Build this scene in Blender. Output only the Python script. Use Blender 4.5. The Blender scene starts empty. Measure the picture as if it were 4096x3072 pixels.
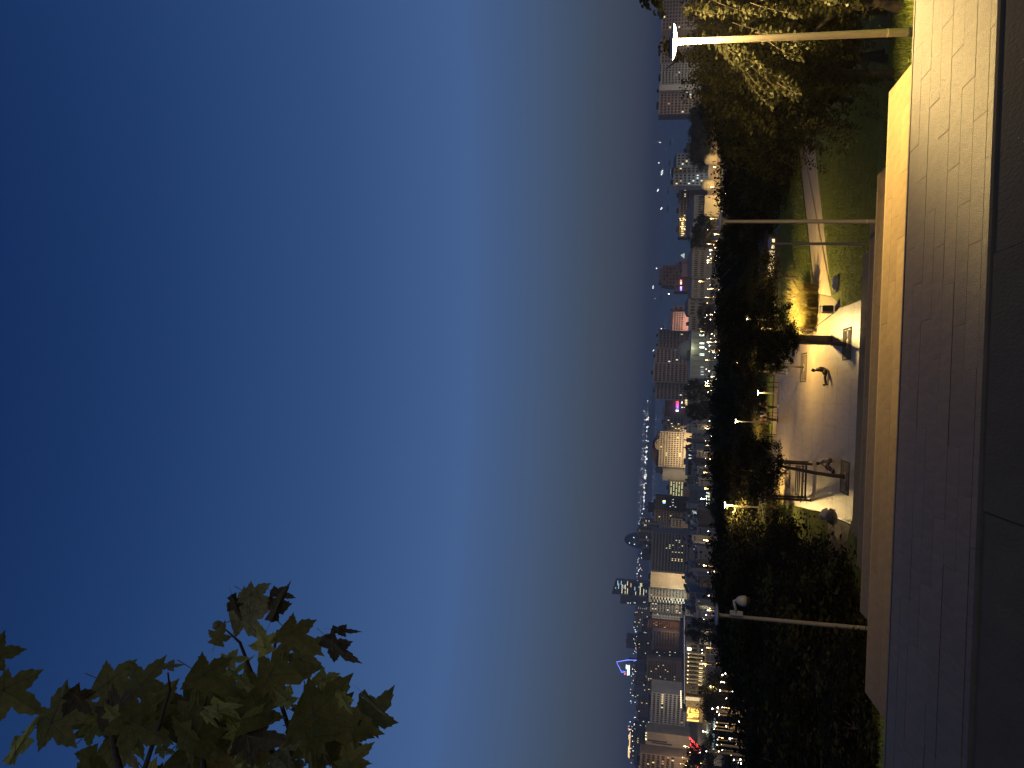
import bpy, math, random
import numpy as np
from mathutils import Matrix, Vector

random.seed(7)
rng = np.random.default_rng(7)
SC = bpy.context.scene
COL = SC.collection

# ------------------------------------------------------------------ camera (a portrait phone photo stored sideways: rolled 90 degrees)
PITCH, ROLL, FOC, EYE = math.radians(10.4), math.radians(2.3), 3000.0, 10.4
_F = Vector((0, math.cos(PITCH), math.sin(PITCH)))
_U0 = Vector((0, -math.sin(PITCH), math.cos(PITCH)))
_R0 = Vector((1, 0, 0))
_R = _R0 * math.cos(ROLL) + _U0 * math.sin(ROLL)
_U = _U0 * math.cos(ROLL) - _R0 * math.sin(ROLL)
cam = bpy.data.cameras.new('camera')
cam_o = bpy.data.objects.new('camera', cam)
COL.objects.link(cam_o)
cam.sensor_width = 36
cam.lens = 36 * FOC / 4096
cam.clip_start = 0.05
cam.clip_end = 60000
cam_o.matrix_world = Matrix(((-_U.x, _R.x, -_F.x, 0), (-_U.y, _R.y, -_F.y, 0), (-_U.z, _R.z, -_F.z, EYE), (0, 0, 0, 1)))
SC.camera = cam_o

# ------------------------------------------------------------------ dusk sky
w = bpy.data.worlds.new('World')
SC.world = w
w.use_nodes = True
nt = w.node_tree
bg = nt.nodes['Background']
sky = nt.nodes.new('ShaderNodeTexSky')
sky.sky_type = 'NISHITA'
sky.sun_disc = False
sky.sun_elevation = math.radians(1.5)
sky.sun_rotation = math.radians(180)
sky.ozone_density = 4
tc = nt.nodes.new('ShaderNodeTexCoord')
sep = nt.nodes.new('ShaderNodeSeparateXYZ')
nt.links.new(tc.outputs['Generated'], sep.inputs[0])
ramp = nt.nodes.new('ShaderNodeValToRGB')
nt.links.new(sep.outputs[2], ramp.inputs[0])
def lin(c):
    return tuple(((v / 255) / 12.92 if v / 255 <= 0.04045 else ((v / 255 + 0.055) / 1.055) ** 2.4) for v in c)
stops = [(0.0, (66, 73, 86)), (0.03, (66, 75, 90)), (0.075, (69, 81, 99)), (0.14, (71, 91, 122)), (0.24, (70, 100, 148)),
         (0.40, (50, 80, 129)), (0.58, (31, 60, 108)), (0.70, (20, 46, 94)), (1.0, (13, 34, 76))]
els = ramp.color_ramp.elements
while len(els) < len(stops):
    els.new(0.5)
for e, (p, c) in zip(els, stops):
    e.position = p
    e.color = lin(c) + (1,)
dim = nt.nodes.new('ShaderNodeVectorMath')
dim.operation = 'SCALE'
dim.inputs['Scale'].default_value = 0.1
nt.links.new(sky.outputs[0], dim.inputs[0])
mixs = nt.nodes.new('ShaderNodeMix')
mixs.data_type = 'RGBA'
mixs.inputs['Factor'].default_value = 0.94
nt.links.new(dim.outputs[0], mixs.inputs['A'])
nt.links.new(ramp.outputs[0], mixs.inputs['B'])
nt.links.new(mixs.outputs['Result'], bg.inputs[0])
bg.inputs[1].default_value = 1.0

# afterglow of the sky behind the photographer, very soft
sun = bpy.data.lights.new('afterglow', 'SUN')
sun.energy = 0.17
sun.angle = math.radians(80)
sun.color = (1.0, 0.70, 0.30)
sun_o = bpy.data.objects.new('afterglow', sun)
sun_o.rotation_euler = (math.radians(58), 0, math.radians(8))
COL.objects.link(sun_o)

vs = SC.view_settings
SC.display_settings.display_device = 'sRGB'
vs.view_transform = 'Standard'
vs.look = 'None'
vs.exposure = 0
vs.gamma = 1
vs.use_curve_mapping = False
SC.cycles.use_light_tree = True
SC.cycles.max_bounces = 5
SC.cycles.sample_clamp_indirect = 3
SC.cycles.caustics_reflective = False
SC.cycles.caustics_refractive = False
SC.cycles.use_denoising = True

# ------------------------------------------------------------------ surveying: where a sight line through the photo meets the place
def sight(x, y):
    return _F - _U * ((x - 2048) / FOC) + _R * ((1536 - y) / FOC)
def onz(x, y, z):
    d = sight(x, y)
    t = (z - EYE) / d.z
    return Vector((d.x * t, d.y * t, z))
def at(x, y, Y):
    d = sight(x, y)
    t = Y / d.y
    return Vector((d.x * t, Y, EYE + d.z * t))

# ------------------------------------------------------------------ materials
MATS = {}
def mat(name, col, rough=0.8, spread=0.18, scale=3.0, bump=0.0, bscale=20.0, metal=0.0, trans=0.0, spec=None, stretch=None, col2=None):
    if name in MATS:
        return MATS[name]
    m = bpy.data.materials.new(name)
    m.use_nodes = True
    n = m.node_tree
    b = n.nodes['Principled BSDF']
    b.inputs['Roughness'].default_value = rough
    b.inputs['Metallic'].default_value = metal
    if spec is not None:
        b.inputs['Specular IOR Level'].default_value = spec
    t = n.nodes.new('ShaderNodeTexCoord')
    src = t.outputs['Object']
    if stretch:
        mp = n.nodes.new('ShaderNodeMapping')
        mp.inputs['Scale'].default_value = stretch
        n.links.new(src, mp.inputs[0])
        src = mp.outputs[0]
    no = n.nodes.new('ShaderNodeTexNoise')
    no.inputs['Scale'].default_value = scale
    no.inputs['Detail'].default_value = 6
    n.links.new(src, no.inputs['Vector'])
    r = n.nodes.new('ShaderNodeValToRGB')
    r.color_ramp.elements[0].position = 0.3
    r.color_ramp.elements[1].position = 0.7
    lo = tuple(c * (1 - spread) for c in col)
    hi = tuple(min(1, c * (1 + spread)) for c in (col2 or col))
    r.color_ramp.elements[0].color = lo + (1,)
    r.color_ramp.elements[1].color = hi + (1,)
    n.links.new(no.outputs[0], r.inputs[0])
    oi = n.nodes.new('ShaderNodeObjectInfo')
    mr = n.nodes.new('ShaderNodeMapRange')
    mr.inputs['To Min'].default_value = 0.94
    mr.inputs['To Max'].default_value = 1.12
    n.links.new(oi.outputs['Random'], mr.inputs[0])
    vm = n.nodes.new('ShaderNodeVectorMath')
    vm.operation = 'SCALE'
    n.links.new(r.outputs[0], vm.inputs[0])
    n.links.new(mr.outputs[0], vm.inputs['Scale'])
    n.links.new(vm.outputs[0], b.inputs['Base Color'])
    if bump:
        nb = n.nodes.new('ShaderNodeTexNoise')
        nb.inputs['Scale'].default_value = bscale
        nb.inputs['Detail'].default_value = 8
        n.links.new(src, nb.inputs['Vector'])
        bp = n.nodes.new('ShaderNodeBump')
        bp.inputs['Strength'].default_value = bump
        bp.inputs['Distance'].default_value = 0.02
        n.links.new(nb.outputs[0], bp.inputs['Height'])
        n.links.new(bp.outputs[0], b.inputs['Normal'])
    if trans:
        tr = n.nodes.new('ShaderNodeBsdfTranslucent')
        n.links.new(vm.outputs[0], tr.inputs[0])
        mx = n.nodes.new('ShaderNodeMixShader')
        mx.inputs[0].default_value = trans
        n.links.new(b.outputs[0], mx.inputs[1])
        n.links.new(tr.outputs[0], mx.inputs[2])
        n.links.new(mx.outputs[0], n.nodes['Material Output'].inputs[0])
    MATS[name] = m
    return m
def glow(name, col, strength, sample=False):
    if name in MATS:
        return MATS[name]
    m = bpy.data.materials.new(name)
    m.use_nodes = True
    b = m.node_tree.nodes['Principled BSDF']
    b.inputs['Base Color'].default_value = tuple(c * 0.5 for c in col) + (1,)
    b.inputs['Emission Color'].default_value = tuple(col) + (1,)
    b.inputs['Emission Strength'].default_value = strength
    if not sample:
        m.cycles.emission_sampling = 'NONE'
    MATS[name] = m
    return m

# ------------------------------------------------------------------ mesh building
class MB:
    def __init__(self):
        self.v, self.f, self.m = [], [], []
    def add(self, vs_, fs, mi=0):
        o = len(self.v)
        self.v += [tuple(p) for p in vs_]
        self.f += [tuple(o + i for i in q) for q in fs]
        self.m += [mi] * len(fs)
        return self
    def box(self, x0, x1, y0, y1, z0, z1, mi=0, M=None):
        p = [(x0, y0, z0), (x1, y0, z0), (x1, y1, z0), (x0, y1, z0), (x0, y0, z1), (x1, y0, z1), (x1, y1, z1), (x0, y1, z1)]
        if M is not None:
            p = [M @ Vector(q) for q in p]
        return self.add(p, [(0, 3, 2, 1), (4, 5, 6, 7), (0, 1, 5, 4), (1, 2, 6, 5), (2, 3, 7, 6), (3, 0, 4, 7)], mi)
    def slab(self, x0, x1, y0, y1, z0, z1, c=0.006, mi=0):
        # block with a small chamfer round its top
        p = [(x0, y0, z0), (x1, y0, z0), (x1, y1, z0), (x0, y1, z0), (x0, y0, z1 - c), (x1, y0, z1 - c), (x1, y1, z1 - c), (x0, y1, z1 - c),
             (x0 + c, y0 + c, z1), (x1 - c, y0 + c, z1), (x1 - c, y1 - c, z1), (x0 + c, y1 - c, z1)]
        return self.add(p, [(0, 1, 5, 4), (1, 2, 6, 5), (2, 3, 7, 6), (3, 0, 4, 7), (4, 5, 9, 8), (5, 6, 10, 9), (6, 7, 11, 10), (7, 4, 8, 11), (8, 9, 10, 11)], mi)
    def tube(self, pts, rads, n=8, cap=True, mi=0):
        pts = [Vector(p) for p in pts]
        if not isinstance(rads, (list, tuple)):
            rads = [rads] * len(pts)
        o = len(self.v)
        for i, p in enumerate(pts):
            a = pts[max(0, i - 1)]
            b = pts[min(len(pts) - 1, i + 1)]
            d = (b - a).normalized()
            s = d.cross(Vector((0, 0, 1)) if abs(d.z) < 0.9 else Vector((1, 0, 0))).normalized()
            t = d.cross(s)
            for k in range(n):
                an = 2 * math.pi * k / n
                self.v.append(tuple(p + (s * math.cos(an) + t * math.sin(an)) * rads[i]))
        for i in range(len(pts) - 1):
            for k in range(n):
                k2 = (k + 1) % n
                self.f.append((o + i * n + k, o + i * n + k2, o + (i + 1) * n + k2, o + (i + 1) * n + k))
                self.m.append(mi)
        if cap:
            self.f.append(tuple(o + k for k in range(n))[::-1])
            self.f.append(tuple(o + (len(pts) - 1) * n + k for k in range(n)))
            self.m += [mi, mi]
        return self
    def lathe(self, prof, n=16, mi=0, c=(0, 0, 0), sx=1.0, sy=1.0):
        o = len(self.v)
        for r, z in prof:
            for k in range(n):
                a = 2 * math.pi * k / n
                self.v.append((c[0] + r * math.cos(a) * sx, c[1] + r * math.sin(a) * sy, c[2] + z))
        for i in range(len(prof) - 1):
            for k in range(n):
                k2 = (k + 1) % n
                self.f.append((o + i * n + k, o + i * n + k2, o + (i + 1) * n + k2, o + (i + 1) * n + k))
                self.m.append(mi)
        return self
    def prism(self, poly, z0, z1, mi=0):
        n = len(poly)
        p = [(a, b, z0) for a, b in poly] + [(a, b, z1) for a, b in poly]
        return self.add(p, [tuple(range(n))[::-1], tuple(range(n, 2 * n))] + [(i, (i + 1) % n, n + (i + 1) % n, n + i) for i in range(n)], mi)
    def mesh(self, name, mats, smooth=False):
        me = bpy.data.meshes.new(name)
        me.from_pydata(self.v, [], self.f)
        for m in (mats if isinstance(mats, (list, tuple)) else [mats]):
            me.materials.append(m)
        if any(self.m):
            me.polygons.foreach_set('material_index', self.m)
        if smooth:
            me.polygons.foreach_set('use_smooth', [True] * len(me.polygons))
        me.update()
        return me
    def build(self, name, mats, parent=None, loc=None, smooth=False):
        return link(name, self.mesh(name, mats, smooth), parent, loc)

def link(name, me, parent=None, loc=None, rz=0, scale=None):
    o = bpy.data.objects.new(name, me)
    COL.objects.link(o)
    if parent:
        o.parent = parent
    if loc is not None:
        o.location = loc
    if rz:
        o.rotation_euler = (0, 0, rz)
    if scale is not None:
        o.scale = scale
    return o
def tag(o, label=None, cat=None, group=None, kind=None):
    if label: o['label'] = label
    if cat: o['category'] = cat
    if group: o['group'] = group
    if kind: o['kind'] = kind
    return o
def thing(name, label, cat, loc=(0, 0, 0), rz=0, group=None):
    o = link(name, None, None, loc, rz)
    return tag(o, label, cat, group)
def lamp(kind, loc, energy, col, size=0.2, target=None, spot=None, sizey=None):
    l = bpy.data.lights.new('light', kind)
    l.energy = energy
    l.color = col
    if kind == 'AREA':
        l.shape = 'DISK' if sizey is None else 'RECTANGLE'
        l.size = size
        if sizey: l.size_y = sizey
    else:
        l.shadow_soft_size = size
    if kind == 'SPOT':
        l.spot_size = spot or 1.5
        l.spot_blend = 0.6
    o = bpy.data.objects.new('light', l)
    COL.objects.link(o)
    o.location = loc
    if target is not None:
        o.rotation_euler = (Vector(target) - Vector(loc)).to_track_quat('-Z', 'Y').to_euler()
    return o
WARM = (1.0, 0.67, 0.24)

# shared materials
STONE = mat('granite_paving', (0.19, 0.142, 0.074), 0.65, 0.14, 2.2, 0.35, 24, spec=0.2, stretch=(3, 1, 1))
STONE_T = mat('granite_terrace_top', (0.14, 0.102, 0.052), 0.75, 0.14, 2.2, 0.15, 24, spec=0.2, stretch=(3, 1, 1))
STONE_R = mat('granite_flamed', (0.115, 0.083, 0.042), 0.37, 0.25, 3.0, 0.55, 34, spec=0.25, stretch=(5, 1.0, 1))
CURB = mat('curb_stone', (0.21, 0.16, 0.09), 0.65, 0.1, 5, 0.3, 30, spec=0.2)
PATHS = mat('lamplit_path_paving', (0.42, 0.34, 0.21), 0.6, 0.12, 1.4, 0.5, 12, spec=0.3)  # lamplight on the right footpath is put into this brighter colour
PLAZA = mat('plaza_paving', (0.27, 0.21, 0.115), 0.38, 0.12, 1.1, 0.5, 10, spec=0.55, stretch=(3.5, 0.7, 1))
GRASS = mat('lawn_grass', (0.125, 0.15, 0.016), 0.95, 0.35, 1.6, 1.0, 60)
BLADE = mat('grass_blade', (0.20, 0.24, 0.03), 0.7, 0.3, 9, trans=0.3)
BLADE_G = mat('ornamental_grass_blade', (0.34, 0.36, 0.08), 0.7, 0.3, 2, trans=0.4, col2=(0.42, 0.32, 0.12))
SOIL = mat('soil', (0.07, 0.055, 0.04), 0.95, 0.3, 6, 0.6, 30)
BARK = mat('bark', (0.10, 0.075, 0.055), 0.9, 0.3, 8, 0.9, 40, stretch=(1, 1, 0.3))
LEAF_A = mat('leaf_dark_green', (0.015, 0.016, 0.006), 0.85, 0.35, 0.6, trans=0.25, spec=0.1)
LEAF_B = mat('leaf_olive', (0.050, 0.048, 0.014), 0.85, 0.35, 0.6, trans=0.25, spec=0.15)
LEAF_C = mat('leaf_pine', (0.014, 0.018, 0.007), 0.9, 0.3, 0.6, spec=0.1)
LEAF_D = mat('leaf_rust', (0.12, 0.055, 0.018), 0.8, 0.3, 0.6, trans=0.25)
METAL = mat('painted_metal', (0.42, 0.39, 0.35), 0.5, 0.06, 4, 0.1, 20)
DARKM = mat('dark_metal', (0.035, 0.034, 0.034), 0.5, 0.2, 6, 0.2, 30)
CAPM = mat('lamp_cap', (0.24, 0.26, 0.34), 0.55, 0.05, 4)
WOOD = mat('dark_timber', (0.055, 0.035, 0.022), 0.65, 0.3, 5, 0.5, 30, stretch=(1, 1, 0.2))
WHITE = mat('white_plastic', (0.42, 0.40, 0.37), 0.4, 0.05, 5)
# ================================================================== GROUND AND TERRACES
XR_ST, XL_ST = 6.22, -5.95           # the ends of the broad stair platforms
LV = [8.8, 7.33, 5.87, 4.4, 2.93, 1.47]
FR = [4.0, 10.1, 16.25, 22.3, 28.4, 34.9]   # front edges
STAIR_X = [(-30, 30), (-30, 30), (XL_ST, XR_ST), (XL_ST, XR_ST), (XL_ST, XR_ST), (XL_ST, XR_ST)]
rows_slab = [0.62, 0.315, 0.42, 0.4, 0.4, 0.4]
slab_cache = {}
def slab_mesh(wd, dp, m, key):
    k = (round(wd, 2), round(dp, 3), key)
    if k not in slab_cache:
        slab_cache[k] = MB().slab(0, k[0] - 0.003, 0, dp - 0.003, -0.012, 0, 0.0015).mesh('paving_slab', m)
    return slab_cache[k]
for i in range(6):
    z, y1 = LV[i], FR[i]
    y0 = -6.0 if i == 0 else FR[i - 1] - 0.3
    x0, x1 = STAIR_X[i]
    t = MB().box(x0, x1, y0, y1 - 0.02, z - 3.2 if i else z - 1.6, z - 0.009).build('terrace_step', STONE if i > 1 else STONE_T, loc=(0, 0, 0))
    tag(t, 'broad granite terrace step, number %d down from the viewpoint' % (i + 1), kind='structure')
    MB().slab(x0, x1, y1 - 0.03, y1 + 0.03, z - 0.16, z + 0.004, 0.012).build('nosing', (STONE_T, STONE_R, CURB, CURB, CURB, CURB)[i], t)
    # slabs in running bond where the photo shows them, the rest of each tread as one mass
    vis_y = {0: 1.4, 1: 7.2, 2: 14.0, 3: 20.3, 4: 26.4, 5: 32.6}[i]
    vx = {0: (-3.0, 3.2), 1: (-5.6, 5.6), 2: (XL_ST, XR_ST), 3: (XL_ST, XR_ST), 4: (XL_ST, XR_ST), 5: (XL_ST, XR_ST)}[i]
    dp = rows_slab[i]
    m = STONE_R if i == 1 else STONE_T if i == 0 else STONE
    r = 0
    yy = y1 - 0.035
    wd = 1.24 if i < 3 else 1.5
    n_made = 0
    while yy > vis_y:
        off = (r * 0.37 * wd * 1.7) % wd
        xx = vx[0]
        first = True
        while xx < vx[1] - 0.02:
            ww = off if (first and off > 0.15) else wd
            ww = min(ww, vx[1] - xx)
            first = False
            if ww > 0.03:
                o = link('paving_slab', slab_mesh(ww, dp, m, m.name), t, (xx, yy - dp, z + random.uniform(-0.002, 0.0025)))
                n_made += 1
            xx += ww
        yy -= dp
        r += 1
    rest = MB().slab(x0, vx[0] - 0.01, yy, y1 - 0.035, z - 0.008, z, 0.003) if vx[0] > x0 + 0.1 else MB()
    if vx[1] < x1 - 0.1:
        rest.slab(vx[1] + 0.01, x1, yy, y1 - 0.035, z - 0.008, z, 0.003)
    ry = yy - 0.01
    while ry > y0 + 0.01 and (i != 0 or ry > -5):
        rest.slab(x0, x1, max(y0 + 0.3 if i else y0, ry - dp * 2), ry, z - 0.008, z, 0.003)
        ry -= dp * 2 + 0.009
        if i and ry < y0 + 0.35:
            break
    rest.build('paving_band', m, t)

def zl(Y):    # grass bank beside the terraces
    pts = [(-20, 8.5), (4.2, 8.5), (7, 7.28), (10.0, 7.12), (12, 6.58), (13, 6.3), (14.3, 5.88), (16.3, 5.36), (20.3, 4.36), (26, 2.86), (32, 1.36), (38, 0.0), (60, 0.0), (62.5, -0.2), (66, -1.6), (72, -3.0), (86, -3.0), (330, -40), (400, -40)]
    for a, b in zip(pts, pts[1:]):
        if Y <= b[0]:
            return a[1] + (b[1] - a[1]) * (Y - a[0]) / (b[0] - a[0])
    return -40
def strip(name, xs, ys, mtl, zf, label, kind='structure', wob=0.03):
    mb = MB()
    nx, ny = len(xs), len(ys)
    for Y in ys:
        for X in xs:
            mb.v.append((X, Y, zf(X, Y) + random.uniform(-wob, wob)))
    for j in range(ny - 1):
        for i in range(nx - 1):
            a = j * nx + i
            mb.f.append((a, a + 1, a + nx + 1, a + nx))
            mb.m.append(0)
    o = mb.build(name, mtl, smooth=True)
    return tag(o, label, kind=kind)
ysl = [10.12, 10.6, 11.2, 12, 13, 14.3, 15.3, 16.3, 18.3, 20.3, 23, 26, 29, 32, 35, 38, 41]
def dip_r(X, Y):
    z = zl(Y)
    if X > 7.5 and Y > 15:
        z += min(1.2, (X - 7.5) * 0.05) * max(0, 1 - (Y - 15) / 28)
    return z
strip('lawn', [6.24, 6.8, 7.5, 8.5, 10, 13, 18, 26, 40, 70], ysl, GRASS, dip_r, 'sloping lawn to the right of the terraces')
strip('lawn', [-70, -40, -26, -18, -13, -10, -8.5, -7.3, -6.6, -5.97], ysl, GRASS, lambda X, Y: zl(Y), 'sloping lawn to the left of the terraces')
# plaza: one level floor of large pavers with fine joints, lawns and paths butt against it
XP0, XP1 = -6.7, 5.25
plaza = tag(MB().prism([(XP0 + 0.2, 34.5), (5.0, 34.5), (5.0, 44.5), (5.9, 47.0), (6.7, 51.9), (4.9, 52.6), (4.0, 56), (4.0, 64.5), (-8.6, 64.5), (-8.4, 61.1), (-6.9, 47.3), (-6.45, 40.6)], -0.5, 0).build('plaza', PLAZA), 'level stone paved plaza below the terraces', kind='structure')
jb = MB()
for k in range(10):
    yj = 36 + k * 3.0
    jb.box(-6.4 if yj < 46 else -7.0, 3.95 if yj > 50 else 4.9, yj - 0.006, yj + 0.006, 0.0015, 0.004)
for k in range(8):
    xj = -5.6 + k * 1.3
    jb.box(xj - 0.003, xj + 0.003, 35.2, 64.4, 0.0015, 0.0045)
for q0, q1 in (((1.2, 64.0), (-4.6, 50.0)), ((0.3, 64.2), (-3.6, 52.0))):
    jb.tube([(q0[0], q0[1], 0.0), (q1[0], q1[1], 0.0)], 0.010, 4)
jb.build('joint', mat('joint_dark', (0.21, 0.17, 0.10), 0.9), plaza)
MB().slab(-8.6, 4.0, 64.38, 64.62, -0.6, 0.012, 0.01).build('edge_curb', CURB, plaza)
# drain line running from the litter bin to the grass clumps
a_, b_ = onz(3335, 1252, 0), onz(3270, 1302, 0)
MB().tube([(a_.x, a_.y, 0.004), (b_.x, b_.y, 0.004)], 0.035, 4).build('drain_channel', DARKM, plaza)
# path going right, lawns on both sides of it
tag(MB().prism([(5.92, 46.9), (5.95, 47.2), (14.5, 52.3), (24, 57.9), (24, 63.0), (14.8, 57.1), (6.72, 51.85)], -0.5, 0.002).build('footpath', PATHS), 'lamplit footpath leaving the plaza to the right', kind='structure')
tag(MB().prism([(5.02, 38.0), (40, 38.0), (40, 66.5), (24, 57.85), (14.5, 52.25), (5.97, 47.15), (5.02, 44.4)], -0.4, 0.03).build('lawn', GRASS), 'lawn between the terraces and the right footpath', kind='structure')
tag(MB().prism([(4.02, 64.5), (4.02, 56.02), (4.95, 52.65), (6.75, 51.95), (14.8, 57.2), (24, 63.1), (40, 72.5), (40, 76), (10, 65)], -0.4, 0.04).build('lawn', GRASS), 'lawn strip beyond the right footpath', kind='structure')
tag(MB().prism([(-6.48, 40.6), (-6.5, 38), (-40, 38), (-40, 42.2), (-8.2, 41.9)], -0.4, 0.03).build('lawn', GRASS), 'narrow lawn before the left footpath', kind='structure')
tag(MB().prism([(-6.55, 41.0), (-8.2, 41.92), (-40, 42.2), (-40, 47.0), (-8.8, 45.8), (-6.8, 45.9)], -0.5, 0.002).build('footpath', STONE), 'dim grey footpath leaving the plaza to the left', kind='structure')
tag(MB().prism([(-6.85, 46.0), (-8.8, 45.85), (-40, 47.05), (-40, 66), (-8.8, 65), (-8.45, 61.1), (-6.95, 47.4)], -0.4, 0.03).build('lawn', GRASS), 'lawn left of the plaza behind the boulder', kind='structure')
# lower promenade behind the plaza edge and the wooded slope down to the town
tag(MB().prism([(-60, 64.65), (60, 64.65), (60, 86), (-60, 86)], -4.0, -3.0).build('promenade', PLAZA), 'lower paved promenade behind the plaza edge', kind='structure')
strip('grass_verge', [-60, -40, -20, 0, 20, 40, 60], [86, 89, 93, 98], GRASS, lambda X, Y: -3.0 - (Y - 86) * 0.02 + 0.1, 'grass verge behind the lower promenade')
HILLG = mat('woodland_floor', (0.035, 0.042, 0.018), 0.95, 0.4, 0.3, 0.8, 4)
strip('hillside', [-400, -200, -100, -50, -20, 0, 20, 50, 100, 200, 400], [60, 66, 72, 86, 110, 150, 200, 260, 330, 345], HILLG, lambda X, Y: zl(Y) - 0.9, 'wooded hillside falling away to the town', wob=0.3)
tag(MB().add([(-420, -30, -8), (420, -30, -8), (420, 61, -8), (-420, 61, -8)], [(0, 1, 2, 3)]).build('ground', SOIL), 'ground under the terraces', kind='structure')
CITYG = mat('city_ground', (0.085, 0.08, 0.07), 0.9, 0.4, 0.02, 0.3, 1)
tag(MB().prism([(-2600, 335), (2600, 335), (2600, 1120), (-160, 1120), (-500, 2300), (-1400, 3600), (-5200, 3600)], -43, -40).build('town_ground', CITYG), 'flat ground of the town below', kind='structure')
SEA = mat('sea_water', (0.015, 0.025, 0.04), 0.3, 0.2, 0.01, 0.04, 0.02, spec=0.5)
tag(MB().add([(-30000, 1000, -42), (30000, 1000, -42), (34000, 34000, -42), (-34000, 34000, -42)], [(0, 1, 2, 3)]).build('sea', SEA), 'calm dark sea of the bay', kind='structure')
ASPH = mat('asphalt', (0.05, 0.05, 0.05), 0.8, 0.2, 0.5, 0.3, 5)
tag(MB().prism([(-420, 560), (420, 560), (420, 584), (-420, 584)], -40.0, -39.98).build('road', ASPH), 'avenue crossing the town in front of the halls', kind='structure')
tag(MB().prism([(-300, 584.1), (-262, 584.1), (-370, 860), (-408, 860)], -40.0, -39.98).build('road', ASPH), 'street full of traffic leading away on the left', kind='structure')
HILLF = mat('far_hill', (0.06, 0.055, 0.05), 0.95, 0.4, 0.01)
def hill(x0, x1, y0, y1, zt, n, label):
    mb = MB()
    nx = n
    prof = []
    for i in range(nx + 1):
        u = i / nx
        h = zt * (math.sin(math.pi * u) ** 0.6) * (0.85 + 0.15 * math.sin(u * 17))
        prof.append((x0 + (x1 - x0) * u, h))
    for j, (yy, k) in enumerate(((y0, 0), (y0 * 0.6 + y1 * 0.4, 0.8), (y0 * 0.3 + y1 * 0.7, 1.0), (y1, 0))):
        for X, h in prof:
            mb.v.append((X * (1 + 0.1 * j / 3), yy, -41 + h * k))
    for j in range(3):
        for i in range(nx):
            a = j * (nx + 1) + i
            mb.f.append((a, a + 1, a + nx + 2, a + nx + 1)); mb.m.append(0)
    return tag(mb.build('hill', HILLF, smooth=True), label, kind='structure')
hill(-3600, -760, 1500, 3300, 62, 26, 'built-up ridge behind the town on the left')
hill(-3200, 150, 6400, 9000, 110, 30, 'low far shore across the bay')
# far shore lamps: thousands of points, reading as one string of light
def shore_lights():
    mb = MB()
    def pt(x, y, Y, s, mi):
        p = at(x, y, Y)
        mb.add([(p.x - s, p.y, p.z - s), (p.x + s, p.y, p.z - s), (p.x, p.y - s, p.z + s), (p.x, p.y + s, p.z)], [(0, 1, 2), (0, 3, 1), (1, 3, 2), (2, 3, 0)], mi)
    for _ in range(105):
        y = random.triangular(1570, 2120, 1900)
        x = 2597 - (y - 1570) * 0.043 - random.gauss(0, 2.5)
        pt(x - 3, y, 6200, random.choice([1.4, 2.2, 3, 4.5, 6.5]), 0 if random.random() < .8 else 1)
    for _ in range(120):
        y = random.uniform(1640, 2110)
        x = 2582 - (y - 1640) * 0.045 - abs(random.gauss(0, 6))
        pt(x, y, 6600, random.uniform(0.9, 2.4), 0 if random.random() < .7 else 2)
    for _ in range(110):
        y = random.uniform(2200, 3060)
        x = 2553 - (y - 2200) * 0.05 + random.uniform(-3, 22)
        if 2330 < y < 2430: continue
        pt(x, y, 1900, random.uniform(0.5, 1.1), random.choice([0, 0, 1, 2]))
    return tag(mb.build('shore_lights', [glow('light_cool', (0.85, 0.95, 1.0), 5), glow('light_warm', (1, 0.8, 0.45), 5), glow('light_amber', (1, 0.55, 0.3), 4)]),
               'string of tiny lights along the far shore and ridge', kind='stuff')
shore_lights()
# ================================================================== PARK LAMPS
POLE_M = mat('lamp_pole_paint', (0.27, 0.24, 0.19), 0.45, 0.05, 4, 0.08, 30)
DIFF_ON = glow('lamp_diffuser_lit', (1.0, 0.72, 0.34), 42)
DIFF_OFF = mat('lamp_diffuser_off', (0.35, 0.36, 0.38), 0.4, 0.05, 4)
SEAM = mat('seam_steel', (0.6, 0.55, 0.45), 0.3, 0.05, 4, metal=0.6)
lamp_mesh = {}
def park_lamp(loc, h, lit, label, energy=0, rad=0.28, group='round headed park lamps'):
    key = (round(h, 2), lit, round(rad, 2))
    t = thing('park_lamp', label, 'lamp post', loc, 0, group)
    if key not in lamp_mesh:
        d = {}
        d['pole'] = MB().tube([(0, 0, 0.0), (0, 0, h * 0.5), (0, 0, h - 0.12)], [0.075, 0.066, 0.055], 14, False).mesh('pole', POLE_M, True)
        d['door_seam'] = MB().lathe([(0.0765, 0.62), (0.0785, 0.625), (0.0785, 0.64), (0.0765, 0.645)], 14).mesh('door_seam', SEAM)
        d['base_sleeve'] = MB().lathe([(0.16, 0.0), (0.16, 0.02), (0.09, 0.03), (0.088, 0.28), (0.078, 0.30)], 14).mesh('base_sleeve', DARKM)
        d['lamp_cap'] = MB().lathe([(0.0, h + 0.045), (rad * 0.6, h + 0.04), (rad, h + 0.01), (rad * 1.01, h - 0.012), (rad * 0.97, h - 0.014)], 28).mesh('lamp_cap', CAPM, True)
        d['diffuser'] = MB().lathe([(rad * 0.97, h - 0.013), (rad * 0.8, h - 0.045), (rad * 0.45, h - 0.075), (0.06, h - 0.085), (0.058, h - 0.13)], 28).mesh('diffuser', DIFF_ON if lit else DIFF_OFF, True)
        lamp_mesh[key] = d
    for n_, me in lamp_mesh[key].items():
        link(n_, me, t)
    if lit and energy:
        for k in range(3):
            a = 2 * math.pi * k / 3 + 0.4
            l = lamp('AREA', (loc[0] + math.cos(a) * rad * 0.62, loc[1] + math.sin(a) * rad * 0.62, loc[2] + h - 0.10), energy / 3, WARM, rad * 0.5)
    return t
def pl_from_head(x, y, Y, zb, lit, label, energy=0, **k):
    p = at(x, y, Y)
    return park_lamp((p.x, p.y, zb), p.z - zb, lit, label, energy, **k)
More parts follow.
